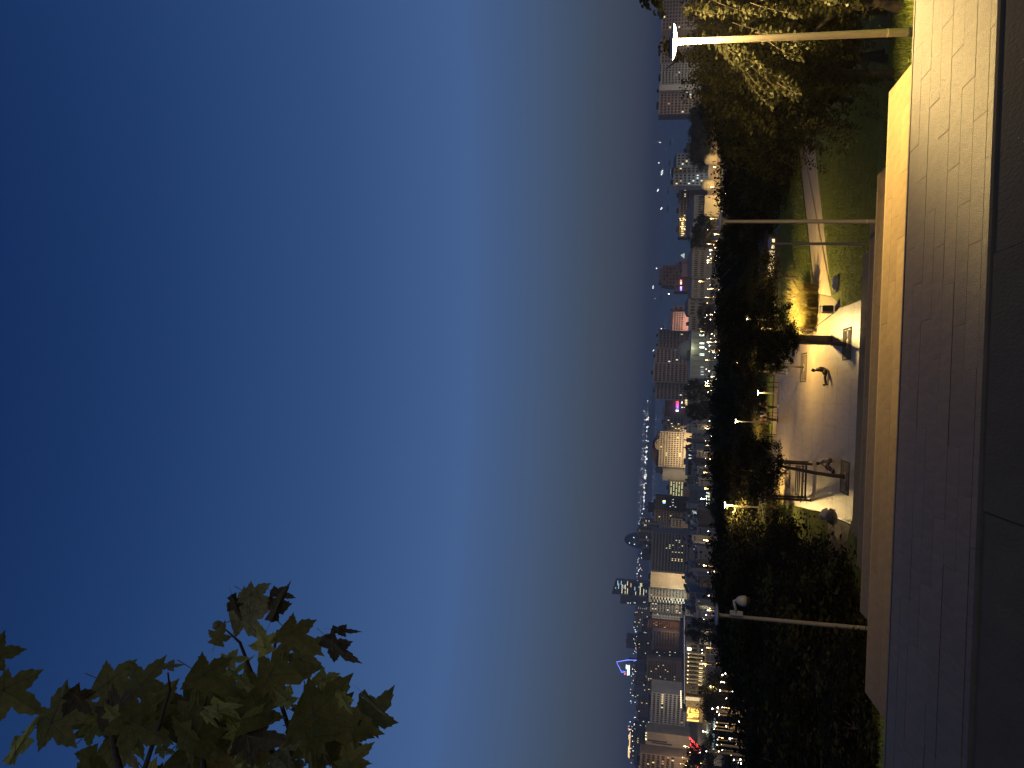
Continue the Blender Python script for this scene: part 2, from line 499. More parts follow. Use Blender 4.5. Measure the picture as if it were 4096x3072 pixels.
pl_from_head(2690, 168, 14.8, zl(14.8) - 0.03, True, 'bright lit lamp post with a pale pole rising from the grass beside the second terrace', 1900, rad=0.34)
lp_ = at(2702, 168, 14.8)
lamp('POINT', (lp_.x - 0.1, 14.55, lp_.z - 0.06), 420, WARM, 0.1)
pl_from_head(2866, 2459, 25.5, zl(25.5) - 0.03, False, rad=0.34, label= 'unlit lamp post in the dark on the left, with a camera hanging beside its head')
pl_from_head(2880, 886, 26.5, LV[4], False, rad=0.34, label= 'thin unlit lamp post on a lower terrace, in front of the footpath')
pl_from_head(3080, 974, 36.5, 0.0, False, rad=0.34, label= 'slimmer unlit lamp post further down, its flat grey cap against the lit cafe windows')
park_lamp((4.25, 50.9, 0.0), 3.9, True, 'lit lamp post behind the round plaza tree among tall golden grass', 1900)
pl_from_head(2897, 2020, 60.5, 0.0, True, 'lit lamp post above the dark trees behind the timber swing', 1300)
pl_from_head(2944, 1450, 79.0, -3.0, True, 'lit lamp post over the trees right of the plaza sapling, on the lower promenade', 260)
pl_from_head(3030, 1571, 74.0, -3.0, True, 'lit lamp post standing just behind the plaza edge, right of the three people', 300)
pl_from_head(2941, 1685, 86.5, -3.0, True, 'lit lamp post among trees directly above the three people', 240)
pl_from_head(2974, 1780, 120.0, zl(120) - 0.8, True, 'small distant lit lamp post between the three people and the timber swing', 150)
pl_from_head(2912, 1545, 150.0, zl(150) - 0.8, True, 'tiny lit lamp post deep in the wood above the lamp at the plaza edge', 120)
pl_from_head(2985, 1277, 88.0, -3.6, True, 'lit lamp post seen through the round plaza tree', 150)
pl_from_head(2950, 1941, 118.0, zl(118) - 0.8, True, 'tiny lit lamp post seen through the crown above the timber swing', 100)
pl_from_head(2934, 122, 70.0, -2.6, True, 'small lit lamp post seen through the willow beside the bright lamp', 60)

# CCTV on the dark left lamp
p = at(2945, 2452, 25.4)
t = thing('security_camera', 'white dome security camera on a curved arm fixed to the unlit left lamp post', 'camera', (p.x, p.y, p.z))
t.scale = (1.24,) * 3
MB().box(-0.05, 0.05, -0.06, 0.04, -0.16, 0.16).build('wall_plate', WHITE, t)
MB().tube([(0.02, -0.04, 0.0), (0.2, -0.06, 0.05), (0.33, -0.06, 0.08), (0.35, -0.06, 0.02)], 0.035, 10).build('arm', WHITE, t, smooth=True)
MB().lathe([(0.0, 0.03), (0.06, 0.02), (0.11, -0.05), (0.135, -0.13), (0.135, -0.22), (0.12, -0.225)], 20, c=(0.35, -0.06, 0)).build('housing', WHITE, t, smooth=True)
MB().lathe([(0.118, -0.22), (0.10, -0.30), (0.05, -0.34), (0.0, -0.35)], 20, c=(0.35, -0.06, 0)).build('dome_lens', DARKM, t, smooth=True)

# ================================================================== TREES
def crown_mesh(name, seed, mats, clumps=60, leaves=90, size=0.045, sig=0.13, shape='round', lump=0.35, mix=None):
    g = np.random.default_rng(seed)
    V, M = [], []
    cs = []
    while len(cs) < clumps:
        p = g.uniform(-1, 1, 3)
        r = np.linalg.norm(p)
        if r > 1 or r < 0.45:
            continue
        if shape == 'cone':
            t = (p[2] + 1) / 2
            k = (1 - t) ** 0.8 + 0.08
            p = np.array([p[0] * k, p[1] * k, p[2]])
        if shape == 'column':
            p = p * np.array([1, 1, 1])
        if shape == 'flat':
            p[2] = p[2] * (0.6 if p[2] < 0 else 1)
        p = p * (1 + lump * (g.random() - 0.6))
        cs.append(p)
    allp = []
    for c in cs:
        s = sig * g.uniform(0.6, 1.4)
        pts = c + g.normal(0, s, (leaves, 3)) * np.array([1.0, 1.0, 0.75])
        if shape == 'weep':
            L = g.uniform(0.2, 0.9)
            tt = g.random(leaves)
            pts = c + np.stack([g.normal(0, .03, leaves), g.normal(0, .03, leaves), -tt * L], 1) + np.outer(tt ** 2, np.array([c[0], c[1], 0])) * 0.25
        allp.append(pts)
        M += [int(g.random() < (mix if mix is not None else 0.3))] * leaves
    P = np.concatenate(allp)
    n = len(P)
    a = g.normal(0, 1, (n, 3)); a /= np.linalg.norm(a, axis=1)[:, None]
    b = np.cross(a, g.normal(0, 1, (n, 3))); b /= np.linalg.norm(b, axis=1)[:, None]
    sz = size * g.uniform(0.55, 1.3, n)[:, None]
    q = np.stack([P - a * sz, P + b * sz * 0.5, P + a * sz, P - b * sz * 0.5], 1).reshape(-1, 3)
    me = bpy.data.meshes.new(name)
    me.vertices.add(len(q)); me.vertices.foreach_set('co', q.astype(np.float32).ravel())
    me.loops.add(n * 4); me.loops.foreach_set('vertex_index', np.arange(n * 4, dtype=np.int32))
    me.polygons.add(n); me.polygons.foreach_set('loop_start', np.arange(0, n * 4, 4, dtype=np.int32))
    me.polygons.foreach_set('material_index', np.array(M, dtype=np.int32))
    for m in mats:
        me.materials.append(m)
    me.update(calc_edges=True)
    return me
def trunk_mesh(seed, h, r, limbs=6, lean=(0, 0), split=0.45, spread=0.35):
    g = random.Random(seed)
    mb = MB()
    pts, rad = [], []
    n = 7
    for i in range(n):
        t = i / (n - 1)
        pts.append((lean[0] * t + g.gauss(0, 0.012 * h), lean[1] * t + g.gauss(0, 0.012 * h), t * h * 0.85))
        rad.append(r * (1.25 if i == 0 else 1) * (1 - 0.75 * t))
    mb.tube(pts, rad, 8)
    for k in range(limbs):
        t = split + (0.95 - split) * k / max(1, limbs - 1)
        b0 = Vector(pts[min(n - 1, int(t * (n - 1)))])
        a = g.uniform(0, 6.28)
        L = h * spread * g.uniform(0.7, 1.2)
        e = b0 + Vector((math.cos(a) * L, math.sin(a) * L, L * g.uniform(0.4, 0.9)))
        m_ = (b0 + e) / 2 + Vector((0, 0, -L * 0.08))
        mb.tube([b0, m_, e], [r * (1 - 0.7 * t) * 0.6, r * 0.3, r * 0.1], 6)
    return mb.mesh('trunk', BARK, True)
CR = {
    'broad': [crown_mesh('crown', 10 + i, [LEAF_A, LEAF_B], 85, 80, 0.05, 0.12, 'round', mix=0.35) for i in range(4)],
    'pine': [crown_mesh('crown', 30 + i, [LEAF_C, LEAF_A], 100, 80, 0.042, 0.10, 'cone', 0.2, mix=0.15) for i in range(2)],
    'column': [crown_mesh('crown', 40, [LEAF_C, LEAF_A], 90, 80, 0.045, 0.10, 'column', 0.15, mix=0.2)],
    'rust': [crown_mesh('crown', 50, [LEAF_D, LEAF_B], 80, 80, 0.05, 0.12, 'round', mix=0.3)],
    'olive': [crown_mesh('crown', 60 + i, [LEAF_B, LEAF_A], 85, 80, 0.05, 0.12, 'round', mix=0.3) for i in range(2)],
    'weep': [crown_mesh('crown', 70 + i, [LEAF_B, LEAF_A], 110, 75, 0.036, 0.1, 'weep', 0.2, mix=0.2) for i in range(2)],
}
TR = [trunk_mesh(i, 1.0, 0.035, 6) for i in range(3)]
tree_n = 0
def tree(kind, X, Y, zb, ztop, wid, label, group, cat='tree', name='park_tree', bare=0.28, crown=None, trunk=None):
    global tree_n
    tree_n += 1
    h = ztop - zb
    t = thing(name, label, cat, (X, Y, zb), 0, group)
    g = random.Random(tree_n * 3)
    tr = link('trunk', trunk or TR[tree_n % 3], t, (0, 0, 0), g.uniform(0, 6), (h, h, h * 0.9))
    ch = h * (1 - bare)
    c = link('crown', crown or CR[kind][tree_n % len(CR[kind])], t, (0, 0, h * bare + ch * 0.5), g.uniform(0, 6), (wid / 2, wid / 2, ch * 0.5))
    return t
def tree_px(kind, x, y, Y, wid, label, group, zb=None, **k):
    p = at(x, y, Y)
    if zb is None:
        zb = zl(Y) - (0.9 if Y > 60 else 0)
    return tree(kind, p.x, Y, zb, p.z, wid, label, group, **k)

# --- named trees on and beside the plaza
c1 = crown_mesh('crown', 101, [LEAF_A, LEAF_B], 150, 150, 0.026, 0.085, 'round', 0.3, mix=0.3)
t = thing('plaza_tree', 'dark round crowned tree growing out of the nearer plaza grate', 'tree', (2.88, 43.4, 0.0), 0)
MB().tube([(0, 0, -0.1), (0.02, 0.02, 0.8), (0.1, 0.05, 1.6), (0.22, 0.05, 2.4), (0.3, 0.1, 3.4), (0.3, 0.1, 4.6)], [0.13, 0.09, 0.085, 0.08, 0.07, 0.03], 10).tube([(0.22, 0.05, 2.3), (-0.5, 0.1, 3.1), (-1.3, 0.1, 3.7)], [0.05, 0.035, 0.015], 6).tube([(0.25, 0.05, 2.6), (1.1, -0.2, 3.3), (1.9, -0.2, 4.1)], [0.05, 0.035, 0.015], 6).build('trunk', BARK, t, smooth=True)
link('crown', c1, t, (0.7, 0.2, 4.75), 0, (2.4, 2.3, 2.15))
link('crown', c1, t, (-0.55, 0.0, 3.5), 2.0, (1.15, 1.2, 1.0))
t = thing('sapling', 'young thin trunked tree in the farther plaza grate, its leaves merging with the round tree', 'tree', (1.98, 54.6, 0.0), 0)
MB().tube([(0, 0, -0.1), (0.03, 0, 1.2), (0.12, 0, 2.4), (0.2, 0, 3.4)], [0.075, 0.06, 0.05, 0.02], 8).tube([(0.1, 0, 2.2), (0.5, 0, 3.0)], [0.03, 0.012], 6).tube([(0.1, 0, 2.3), (-0.4, 0.1, 3.1)], [0.03, 0.012], 6).build('trunk', BARK, t, smooth=True)
link('crown', CR['olive'][0], t, (0.35, 0, 3.9), 1, (1.0, 1.0, 1.1))
t = thing('plaza_tree', 'slender leaning tree in the dark near grate, seen through the timber swing', 'tree', (-4.22, 42.6, 0.0), 0)
MB().tube([(0, 0, -0.1), (0.02, 0, 0.6), (0.1, 0.02, 1.5), (0.24, 0.0, 2.4), (0.30, 0, 2.9), (0.42, 0, 3.7)], [0.13, 0.10, 0.095, 0.10, 0.085, 0.04], 10).tube([(0.28, 0, 2.8), (-0.3, 0.1, 3.4), (-0.9, 0.1, 4.0)], [0.05, 0.03, 0.012], 6).tube([(0.34, 0, 3.1), (1.0, -0.1, 3.8), (1.5, -0.1, 4.4)], [0.05, 0.03, 0.012], 6).build('trunk', BARK, t, smooth=True)
c2 = crown_mesh('crown', 103, [LEAF_A, LEAF_B], 110, 120, 0.032, 0.09, 'round', 0.35, mix=0.3)
link('crown', c2, t, (0.35, 0, 4.55), 0, (1.85, 1.8, 1.45))
t = thing('sapling', 'small tree in the far lit grate behind the timber swing', 'tree', (-5.85, 58.9, 0.0), 0)
MB().tube([(0, 0, -0.1), (0.0, 0, 1.2), (0.06, 0, 2.6), (0.1, 0, 3.6)], [0.07, 0.055, 0.045, 0.02], 8).build('trunk', BARK, t, smooth=True)
link('crown', CR['broad'][1], t, (0.1, 0, 4.2), 1, (1.5, 1.4, 1.4))

# --- willow like trees behind the bright lamp on the right
cw = crown_mesh('crown', 120, [LEAF_B, LEAF_A], 210, 130, 0.022, 0.06, 'weep', 0.25, mix=0.2)
for (x, y, Y, wid, zc, zh, lab) in [(2678, 85, 22.5, 6.5, 0, 0, 'drooping willow lit from the side by the bright lamp, reaching above the roofs'),
                                    (2770, 330, 26.5, 6.0, 0, 0, 'drooping willow left of the bright lamp, leaf sprays hanging into the dark')]:
    p = at(x, y, Y)
    t = thing('willow_tree', lab, 'tree', (p.x, Y, zl(Y) - 0.05), 0)
    h = p.z - zl(Y)
    link('trunk', trunk_mesh(int(Y), h, 0.17, 8, (0.4, 0.2), 0.3, 0.32), t)
    link('crown', cw, t, (0, 0, h * 0.66), Y, (wid / 2, wid / 2, h * 0.36))
# fine leaf sprays hanging next to the lamp
def spray(mb, p0, p1, n, s, g):
    p0, p1 = Vector(p0), Vector(p1)
    mid = (p0 + p1) / 2 + Vector((0, 0, (p0 - p1).length * 0.18))
    pts = [p0 * (1 - t) ** 2 + mid * 2 * t * (1 - t) + p1 * t * t for t in [i / 8 for i in range(9)]]
    mb.tube(pts, [0.006 * (1 - i / 10) for i in range(9)], 4, mi=1)
    for i in range(n):
        t = 0.1 + 0.9 * g.random()
        q = p0 * (1 - t) ** 2 + mid * 2 * t * (1 - t) + p1 * t * t + Vector((g.gauss(0, .09), g.gauss(0, .09), g.gauss(-.05, .10))) * (1.15 - t)
        for sgn in (-1, 1):
            d = Vector((sgn * g.uniform(0.4, 1), g.uniform(-0.6, 0.6), g.uniform(-0.9, 0.2))).normalized()
            u = d.cross(Vector((g.random(), g.random(), g.random()))).normalized() * s * 0.3
            L = d * s * g.uniform(0.7, 1.3)
            q2 = q + L
            mb.add([q, q + L * 0.5 + u, q2, q + L * 0.5 - u], [(0, 1, 2, 3)], 0)
LEAF_LIT = mat('leaf_willow', (0.032, 0.034, 0.011), 0.65, 0.3, 1.5, trans=0.3)
g = random.Random(5)
t = thing('willow_tree', 'nearer willow boughs with separate pale leaf sprays hanging beside and below the bright lamp', 'tree', (at(2700, 60, 17.8).x + 1.2, 17.8, zl(17.8) - 0.05), 0)
base = Vector(t.location)
link('trunk', trunk_mesh(77, 6.6, 0.15, 7, (0.2, 0.3), 0.35, 0.3), t)
for (xa, ya, xb, yb, Yd) in [(2790, 150, 2990, 205, 15.2), (2860, 170, 3000, 300, 15.6), (2900, 190, 3060, 260, 15.4), (2940, 190, 3165, 330, 15.8), (2960, 205, 3190, 400, 16.0),
                             (2960, 240, 3085, 430, 16.4), (3080, 170, 3210, 235, 15.2), (3150, 150, 3260, 190, 15.0), (2700, 20, 2900, 60, 15.0), (2760, 10, 3000, 40, 15.4),
                             (2850, 0, 3080, 70, 15.2), (3000, 10, 3200, 60, 15.0), (3150, -40, 3330, 10, 14.6), (3210, -60, 3385, 15, 14.4), (2990, 290, 3110, 395, 16.2), (3020, 130, 3260, 150, 15.4),
                             (2560, -60, 2640, 25, 14.8), (2570, -80, 2590, 30, 14.8), (2600, -40, 2650, 60, 14.9), (2640, 190, 2700, 165, 15.6), (3110, 330, 3195, 375, 16.0), (2930, 90, 3150, 140, 15.9)]:
    mb = MB()
    spray(mb, at(xa, ya, Yd + 1.4) - base, at(xb, yb, Yd + 1.4 + g.uniform(-.3, .3)) - base, 46, 0.10, g)
    mb.build('leaf_spray', [LEAF_LIT, BARK], t)

DARK_R = 'dark trees massed right of the stairs beyond the lawn'
DARK_L = 'dark trees massed left of the stairs'
WOOD_G = 'trees of the wooded slope below the plaza'
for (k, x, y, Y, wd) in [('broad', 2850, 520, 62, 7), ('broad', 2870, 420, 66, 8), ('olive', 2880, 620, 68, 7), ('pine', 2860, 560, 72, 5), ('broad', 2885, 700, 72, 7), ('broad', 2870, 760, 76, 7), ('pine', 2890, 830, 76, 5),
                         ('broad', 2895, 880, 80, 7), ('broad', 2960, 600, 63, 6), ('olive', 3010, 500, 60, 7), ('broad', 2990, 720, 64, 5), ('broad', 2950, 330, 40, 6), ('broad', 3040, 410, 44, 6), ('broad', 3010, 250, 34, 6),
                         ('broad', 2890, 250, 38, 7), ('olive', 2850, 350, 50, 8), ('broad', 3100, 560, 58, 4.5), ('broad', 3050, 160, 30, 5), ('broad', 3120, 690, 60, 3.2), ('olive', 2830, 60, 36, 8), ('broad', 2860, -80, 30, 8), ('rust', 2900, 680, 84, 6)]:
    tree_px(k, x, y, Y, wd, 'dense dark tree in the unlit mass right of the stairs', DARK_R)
# slope trees behind the promenade, tops just below the avenue
tops = []
g = random.Random(21)
for i in range(46):
    y = 930 + i * 24 + g.uniform(-12, 12)
    if 1140 < y < 1170: y += 25
    tops.append((g.choice(['broad', 'broad', 'olive', 'pine']), 2862 + g.uniform(-8, 26) - (0 if y < 1500 else 8), y, g.uniform(108, 165), g.uniform(7, 11)))
for (k, x, y, Y, wd) in tops:
    if k == 'pine': wd *= 0.6
    tree_px(k, x, y, Y, wd, 'leafy tree on the wooded slope between the plaza and the town', WOOD_G)
for (k, x, y, Y, wd) in [('broad', 2930, 1200, 92, 8), ('olive', 2935, 1340, 95, 7), ('broad', 2960, 1400, 97, 5), ('olive', 2925, 1500, 99, 8), ('broad', 2950, 1590, 93, 6), ('broad', 2960, 1640, 98, 6), ('broad', 2948, 1740, 94, 7),
                         ('broad', 2945, 1820, 95, 7), ('rust', 2930, 1860, 104, 8), ('broad', 2950, 1930, 98, 7), ('olive', 2940, 1160, 90, 6), ('broad', 3000, 1330, 90, 4), ('broad', 3005, 1400, 91, 3), ('olive', 3000, 1700, 92, 4), ('broad', 3010, 1740, 90, 3.5),
                         ('broad', 2965, 1100, 120, 7), ('broad', 2960, 1015, 124, 7), ('olive', 2980, 1900, 72, 4)]:
    tree_px(k, x, y, Y, wd, 'leafy tree on the wooded slope between the plaza and the town', WOOD_G)
tree_px('olive', 2975, 1110, 57.5, 4.2, 'olive green round tree catching light behind the footpath', None, bare=0.35)
# left mass
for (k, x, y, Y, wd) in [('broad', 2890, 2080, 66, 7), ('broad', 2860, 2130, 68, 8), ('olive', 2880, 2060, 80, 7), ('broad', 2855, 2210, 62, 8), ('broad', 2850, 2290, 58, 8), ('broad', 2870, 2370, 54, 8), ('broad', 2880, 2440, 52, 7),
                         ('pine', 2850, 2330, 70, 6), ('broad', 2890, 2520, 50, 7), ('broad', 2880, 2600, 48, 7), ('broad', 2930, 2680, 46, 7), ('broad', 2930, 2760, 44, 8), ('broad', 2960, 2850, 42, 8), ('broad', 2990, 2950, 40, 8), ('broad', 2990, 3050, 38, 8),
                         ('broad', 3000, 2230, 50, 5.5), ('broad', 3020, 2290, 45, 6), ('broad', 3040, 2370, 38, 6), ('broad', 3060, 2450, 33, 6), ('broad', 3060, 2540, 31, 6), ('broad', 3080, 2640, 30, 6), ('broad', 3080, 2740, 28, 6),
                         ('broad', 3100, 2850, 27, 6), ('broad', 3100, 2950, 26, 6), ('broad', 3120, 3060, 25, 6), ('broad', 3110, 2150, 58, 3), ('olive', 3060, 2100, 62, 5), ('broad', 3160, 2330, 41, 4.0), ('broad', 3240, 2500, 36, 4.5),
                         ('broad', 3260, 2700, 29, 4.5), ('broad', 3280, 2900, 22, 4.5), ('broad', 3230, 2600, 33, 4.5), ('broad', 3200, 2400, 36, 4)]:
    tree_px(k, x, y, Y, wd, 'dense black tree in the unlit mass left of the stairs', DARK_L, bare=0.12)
tree_px('broad', 3040, 2030, 59, 3.4, 'tree with a thin straight trunk on the lit lawn left of the timber swing', None, bare=0.45)
for (k, x, y, Y, wd, zb) in [('broad', 2838, 2700, 300, 14, -42), ('column', 2740, 2512, 400, 14, -42), ('broad', 2790, 2750, 330, 13, -42), ('broad', 2800, 2830, 320, 14, -42), ('broad', 2822, 2950, 360, 12, -42), ('olive', 2870, 2620, 250, 10, -30),
                             ('rust', 2905, 2760, 170, 9, -18), ('olive', 2895, 2700, 190, 7, -20), ('broad', 2860, 2920, 240, 12, -28), ('olive', 2880, 3020, 200, 10, -22), ('broad', 2735, 3050, 420, 22, -42), ('broad', 2862, 2560, 230, 9, -28),
                             ('broad', 2830, 2560, 300, 9, -42), ('broad', 2868, 2500, 200, 9, -25), ('broad', 2850, 2430, 220, 12, -28), ('broad', 2848, 2350, 230, 12, -28), ('pine', 2845, 2250, 220, 8, -28), ('broad', 2852, 2150, 210, 12, -26), ('broad', 2850, 2060, 200, 11, -25)]:
    tree_px(k, x, y, Y, wd, {'rust': 'rust brown tree glowing amber below the yellow arches', 'column': 'tall dark cypress shaped tree rising before the town hall roofs'}.get(k, 'dark street tree at the foot of the slope on the left'), 'trees at the foot of the slope' if k in ('broad', 'olive', 'pine') else None, zb=zb)
for (k, x, y, Y, wd, zb) in [('column', 2734, 1560, 560, 16, -41), ('pine', 2733, 1625, 520, 10, -41), ('column', 2742, 1650, 500, 10, -41), ('broad', 2765, 905, 560, 16, -41), ('broad', 2760, 960, 600, 16, -41), ('broad', 2790, 1250, 600, 18, -41), ('broad', 2795, 1300, 560, 16, -41)]:
    tree_px(k, x, y, Y, wd, 'dark town tree standing between the low grey buildings', 'trees between town buildings', zb=zb)
g = random.Random(8)
for i in range(15):
    y = 455 + i * 13
    tree_px('broad', 2758 + g.uniform(-8, 14) + (i % 3) * 8, y, 640 + g.uniform(-20, 60), 20, 'tree of the dark grove behind the long wall', 'grove behind the long wall', zb=-41)
for i in range(16):
    y = -10 + i * 31
    tree_px('broad', 2778 + g.uniform(-6, 10) + i * 1.6, y, 150 + g.uniform(0, 90), 12, 'tree hiding the foot of the apartment blocks', 'trees before the apartment blocks')
for i in range(22):
    y = 1540 + i * 25
    tree_px('broad', 2838 + g.uniform(-5, 10), y, 260 + g.uniform(-40, 40), 10, 'tree along the far edge of the wooded slope', 'trees along the far edge of the slope', zb=-34)

# ================================================================== GRASS
def tufts(name, label, n, fn, hgt, wid, mtl, arch=0.3, seed=1, kind='stuff', parent=None, n_seg=2):
    g = np.random.default_rng(seed)
    V, Fc = [], []
    for i in range(n):
        x, y, z = fn(g)
        h = hgt * g.uniform(0.5, 1.2)
        a = g.uniform(0, 6.283)
        dx, dy = math.cos(a), math.sin(a)
        o = len(V)
        wx, wy = -dy * wid / 2, dx * wid / 2
        ar = arch * h * g.uniform(0.2, 1.3)
        V += [(x - wx, y - wy, z), (x + wx, y + wy, z)]
        for s in range(1, n_seg + 1):
            t = s / n_seg
            k = 1 - t
            px, py, pz = x + dx * ar * t * t, y + dy * ar * t * t, z + h * (t - 0.25 * (arch > 0.6) * t * t)
            if s < n_seg:
                V += [(px - wx * k, py - wy * k, pz), (px + wx * k, py + wy * k, pz)]
                b = o + 2 * (s - 1)
                Fc.append((b, b + 1, b + 3, b + 2))
            else:
                V.append((px, py, pz))
                b = o + 2 * (s - 1)
                Fc.append((b, b + 1, b + 2))
    me = bpy.data.meshes.new(name)
    me.from_pydata(V, [], Fc)
    me.materials.append(mtl)
    o = link(name, me, parent)
    if kind: o['kind'] = kind
    if label: o['label'] = label
    return o
def f1(g):
    X = 6.25 + g.beta(1, 1.6) * 6; Y = g.uniform(10.13, 15.5)
    return X, Y, dip_r(X, Y) - 0.01
tufts('grass', 'short grass on the bank under the bright lamp', 26000, f1, 0.09, 0.010, BLADE, 0.6, 2)
def f1b(g):
    X = g.uniform(6.25, 14); Y = g.uniform(15.5, 37)
    return X, Y, dip_r(X, Y) - 0.01
tufts('grass', 'rough grass down the right bank', 14000, f1b, 0.13, 0.022, BLADE, 0.6, 3)
def f2(g):
    X = -g.uniform(5.99, 14); Y = g.uniform(10.13, 36)
    return X, Y, zl(Y) - 0.01
tufts('grass', 'rough grass down the left bank', 10000, f2, 0.12, 0.022, BLADE, 0.6, 4)
def f3(g):
    while True:
        X = g.uniform(5.05, 16); Y = g.uniform(38.5, 52)
        if Y < 47 + (X - 5.97) * 0.6 - 0.1 and (X > 5.97 or Y < 44.5): return X, Y, 0.025
tufts('grass', 'mown grass before the right footpath', 22000, f3, 0.09, 0.03, BLADE, 0.6, 5)
def f4(g):
    while True:
        X = g.uniform(4.1, 18); Y = g.uniform(53, 66)
        if Y > 52.1 + max(0, X - 6.7) * 0.64 + (0.6 if X < 6.7 else 0): return X, Y, 0.035
tufts('grass', 'grass beyond the right footpath', 16000, f4, 0.13, 0.035, BLADE, 0.6, 6)
def f5(g):
    while True:
        X = g.uniform(-13, -6.9); Y = g.uniform(46.3, 64)
        if X < -6.85 - max(0, Y - 47.4) * 0.112: return X, Y, 0.025
tufts('grass', 'grass left of the plaza behind the boulder', 14000, f5, 0.10, 0.03, BLADE, 0.6, 7)
# tall ornamental grass clumps
clump_me = []
for s in range(3):
    o = tufts('grass_blades', None, 300, lambda g: (g.normal(0, 0.16), g.normal(0, 0.16), 0), 1.55, 0.085, BLADE_G, 0.85, 40 + s, kind=None, n_seg=4)
    clump_me.append(o.data); bpy.data.objects.remove(o)
OG = 'tall ornamental grass clumps'
for i, (x, y, h, lab) in enumerate([(3266, 1165, 1.15, 'rosy plumed grass clump nearest the footpath lawn'), (3262, 1195, 1.2, 'bright golden grass clump, second from the lawn end'), (3258, 1225, 1.15, 'bright yellow green grass clump in the middle of the row'),
                                    (3266, 1250, 0.95, 'grass clump arching over the footpath edge before the lamp'), (3262, 1285, 0.95, 'grass clump between the lamp and the round tree'), (3250, 1312, 0.85, 'last grass clump, beside the round plaza tree'),
                                    (3240, 1180, 1.25, 'tall pinkish grass clump at the back of the row'), (3238, 1265, 1.0, 'grass clump at the back of the row under the tree leaves')]):
    p = onz(x, y, 0.0)
    t = thing('grass_clump', lab, 'ornamental grass', (p.x, p.y, 0.02), i * 1.3, OG)
    b = link('grass_blades', clump_me[i % 3], t, (0, 0, 0), 0, (h * 0.95, h * 0.95, h))
for i, (x, y, h, lab) in enumerate([(3070, 1705, 0.9, 'golden grass clump behind the plaza edge, left of the three people'), (3070, 1725, 1.1, 'second golden grass clump behind the plaza edge'), (3068, 1745, 1.0, 'third golden grass clump, nearest the thin posts')]):
    p = onz(x, y, -2.9)
    t = thing('grass_clump', lab, 'ornamental grass', (p.x, p.y, -3.0), i * 1.7, OG)
    link('grass_blades', clump_me[i % 3], t, (0, 0, 0), 0, (h * 1.6, h * 1.6, h * 1.3))
# ================================================================== PLAZA FURNITURE
def tree_grate(cx, cy, s, rz, label):
    t = thing('tree_grate', label, 'tree grate', (cx, cy, 0.006), rz, 'square tree grates of the plaza')
    h = s / 2
    fr = MB()
    for (a, b, c, d) in ((-h, h, -h, -h + 0.09), (-h, h, h - 0.09, h), (-h, -h + 0.09, -h + 0.09, h - 0.09), (h - 0.09, h, -h + 0.09, h - 0.09)):
        fr.slab(a, b, c, d, -0.02, 0.02, 0.005)
    fr.build('frame', mat('rusty_frame', (0.035, 0.028, 0.02), 0.8, 0.3, 8), t)
    MB().box(-h + 0.09, h - 0.09, -h + 0.09, h - 0.09, -0.06, -0.03).build('pit', SOIL, t)
    pl = mat('grate_iron', (0.12, 0.095, 0.06), 0.75, 0.2, 8)
    r = 0.30
    while r < h * 1.3:
        ring = MB()
        n = 36
        for k in range(n):
            a0, a1 = 2 * math.pi * k / n, 2 * math.pi * (k + 1) / n
            q = [(math.cos(a0) * r, math.sin(a0) * r), (math.cos(a1) * r, math.sin(a1) * r), (math.cos(a1) * (r + 0.055), math.sin(a1) * (r + 0.055)), (math.cos(a0) * (r + 0.055), math.sin(a0) * (r + 0.055))]
            if all(abs(c) < h - 0.08 for p_ in q for c in p_):
                ring.add([(x_, y_, 0.012) for x_, y_ in q] + [(x_, y_, -0.012) for x_, y_ in q], [(0, 1, 2, 3), (0, 4, 5, 1), (2, 6, 7, 3)])
        ring.build('ring', pl, t)
        r += 0.085
    for k in range(8):
        a = math.pi * k / 4 + 0.39
        MB().tube([(math.cos(a) * 0.28, math.sin(a) * 0.28, 0.0), (math.cos(a) * (h - 0.09), math.sin(a) * (h - 0.09), 0.0)], 0.016, 4).build('spoke', pl, t)
    return t
tree_grate(2.9, 43.15, 1.75, 0.0, 'square iron grate with concentric rings round the dark trunk, nearest the round tree')
tree_grate(1.95, 54.55, 2.0, 0.0, 'square iron grate round the thin sapling')
tree_grate(-4.25, 42.5, 1.75, 0.0, 'dark square grate at the foot of the leaning tree')
tree_grate(-5.85, 58.9, 2.0, 0.0, 'brightly lit square grate behind the timber swing')

# dark information pillar before the golden grass
p = onz(3327, 1362, 0)
t = thing('information_pillar', 'tall dark slab pillar standing on the plaza behind the round tree', 'pillar', (p.x, p.y, 0), 0.12)
MB().slab(-0.27, 0.27, -0.07, 0.07, 0.0, 2.15, 0.03).build('panel', DARKM, t)
MB().box(-0.24, 0.24, -0.078, -0.072, 0.25, 2.0).build('face', mat('pillar_face', (0.09, 0.075, 0.06), 0.5, 0.2, 3), t)
MB().slab(-0.32, 0.32, -0.12, 0.12, 0.0, 0.04, 0.01).build('base_plate', DARKM, t)
MB().lathe([(0.0, 0.02), (0.02, 0.0), (0.0, -0.02)], 8, c=(-0.2, -0.09, 0.12)).build('indicator_light', glow('indicator', (0.9, 0.95, 1), 6), t)
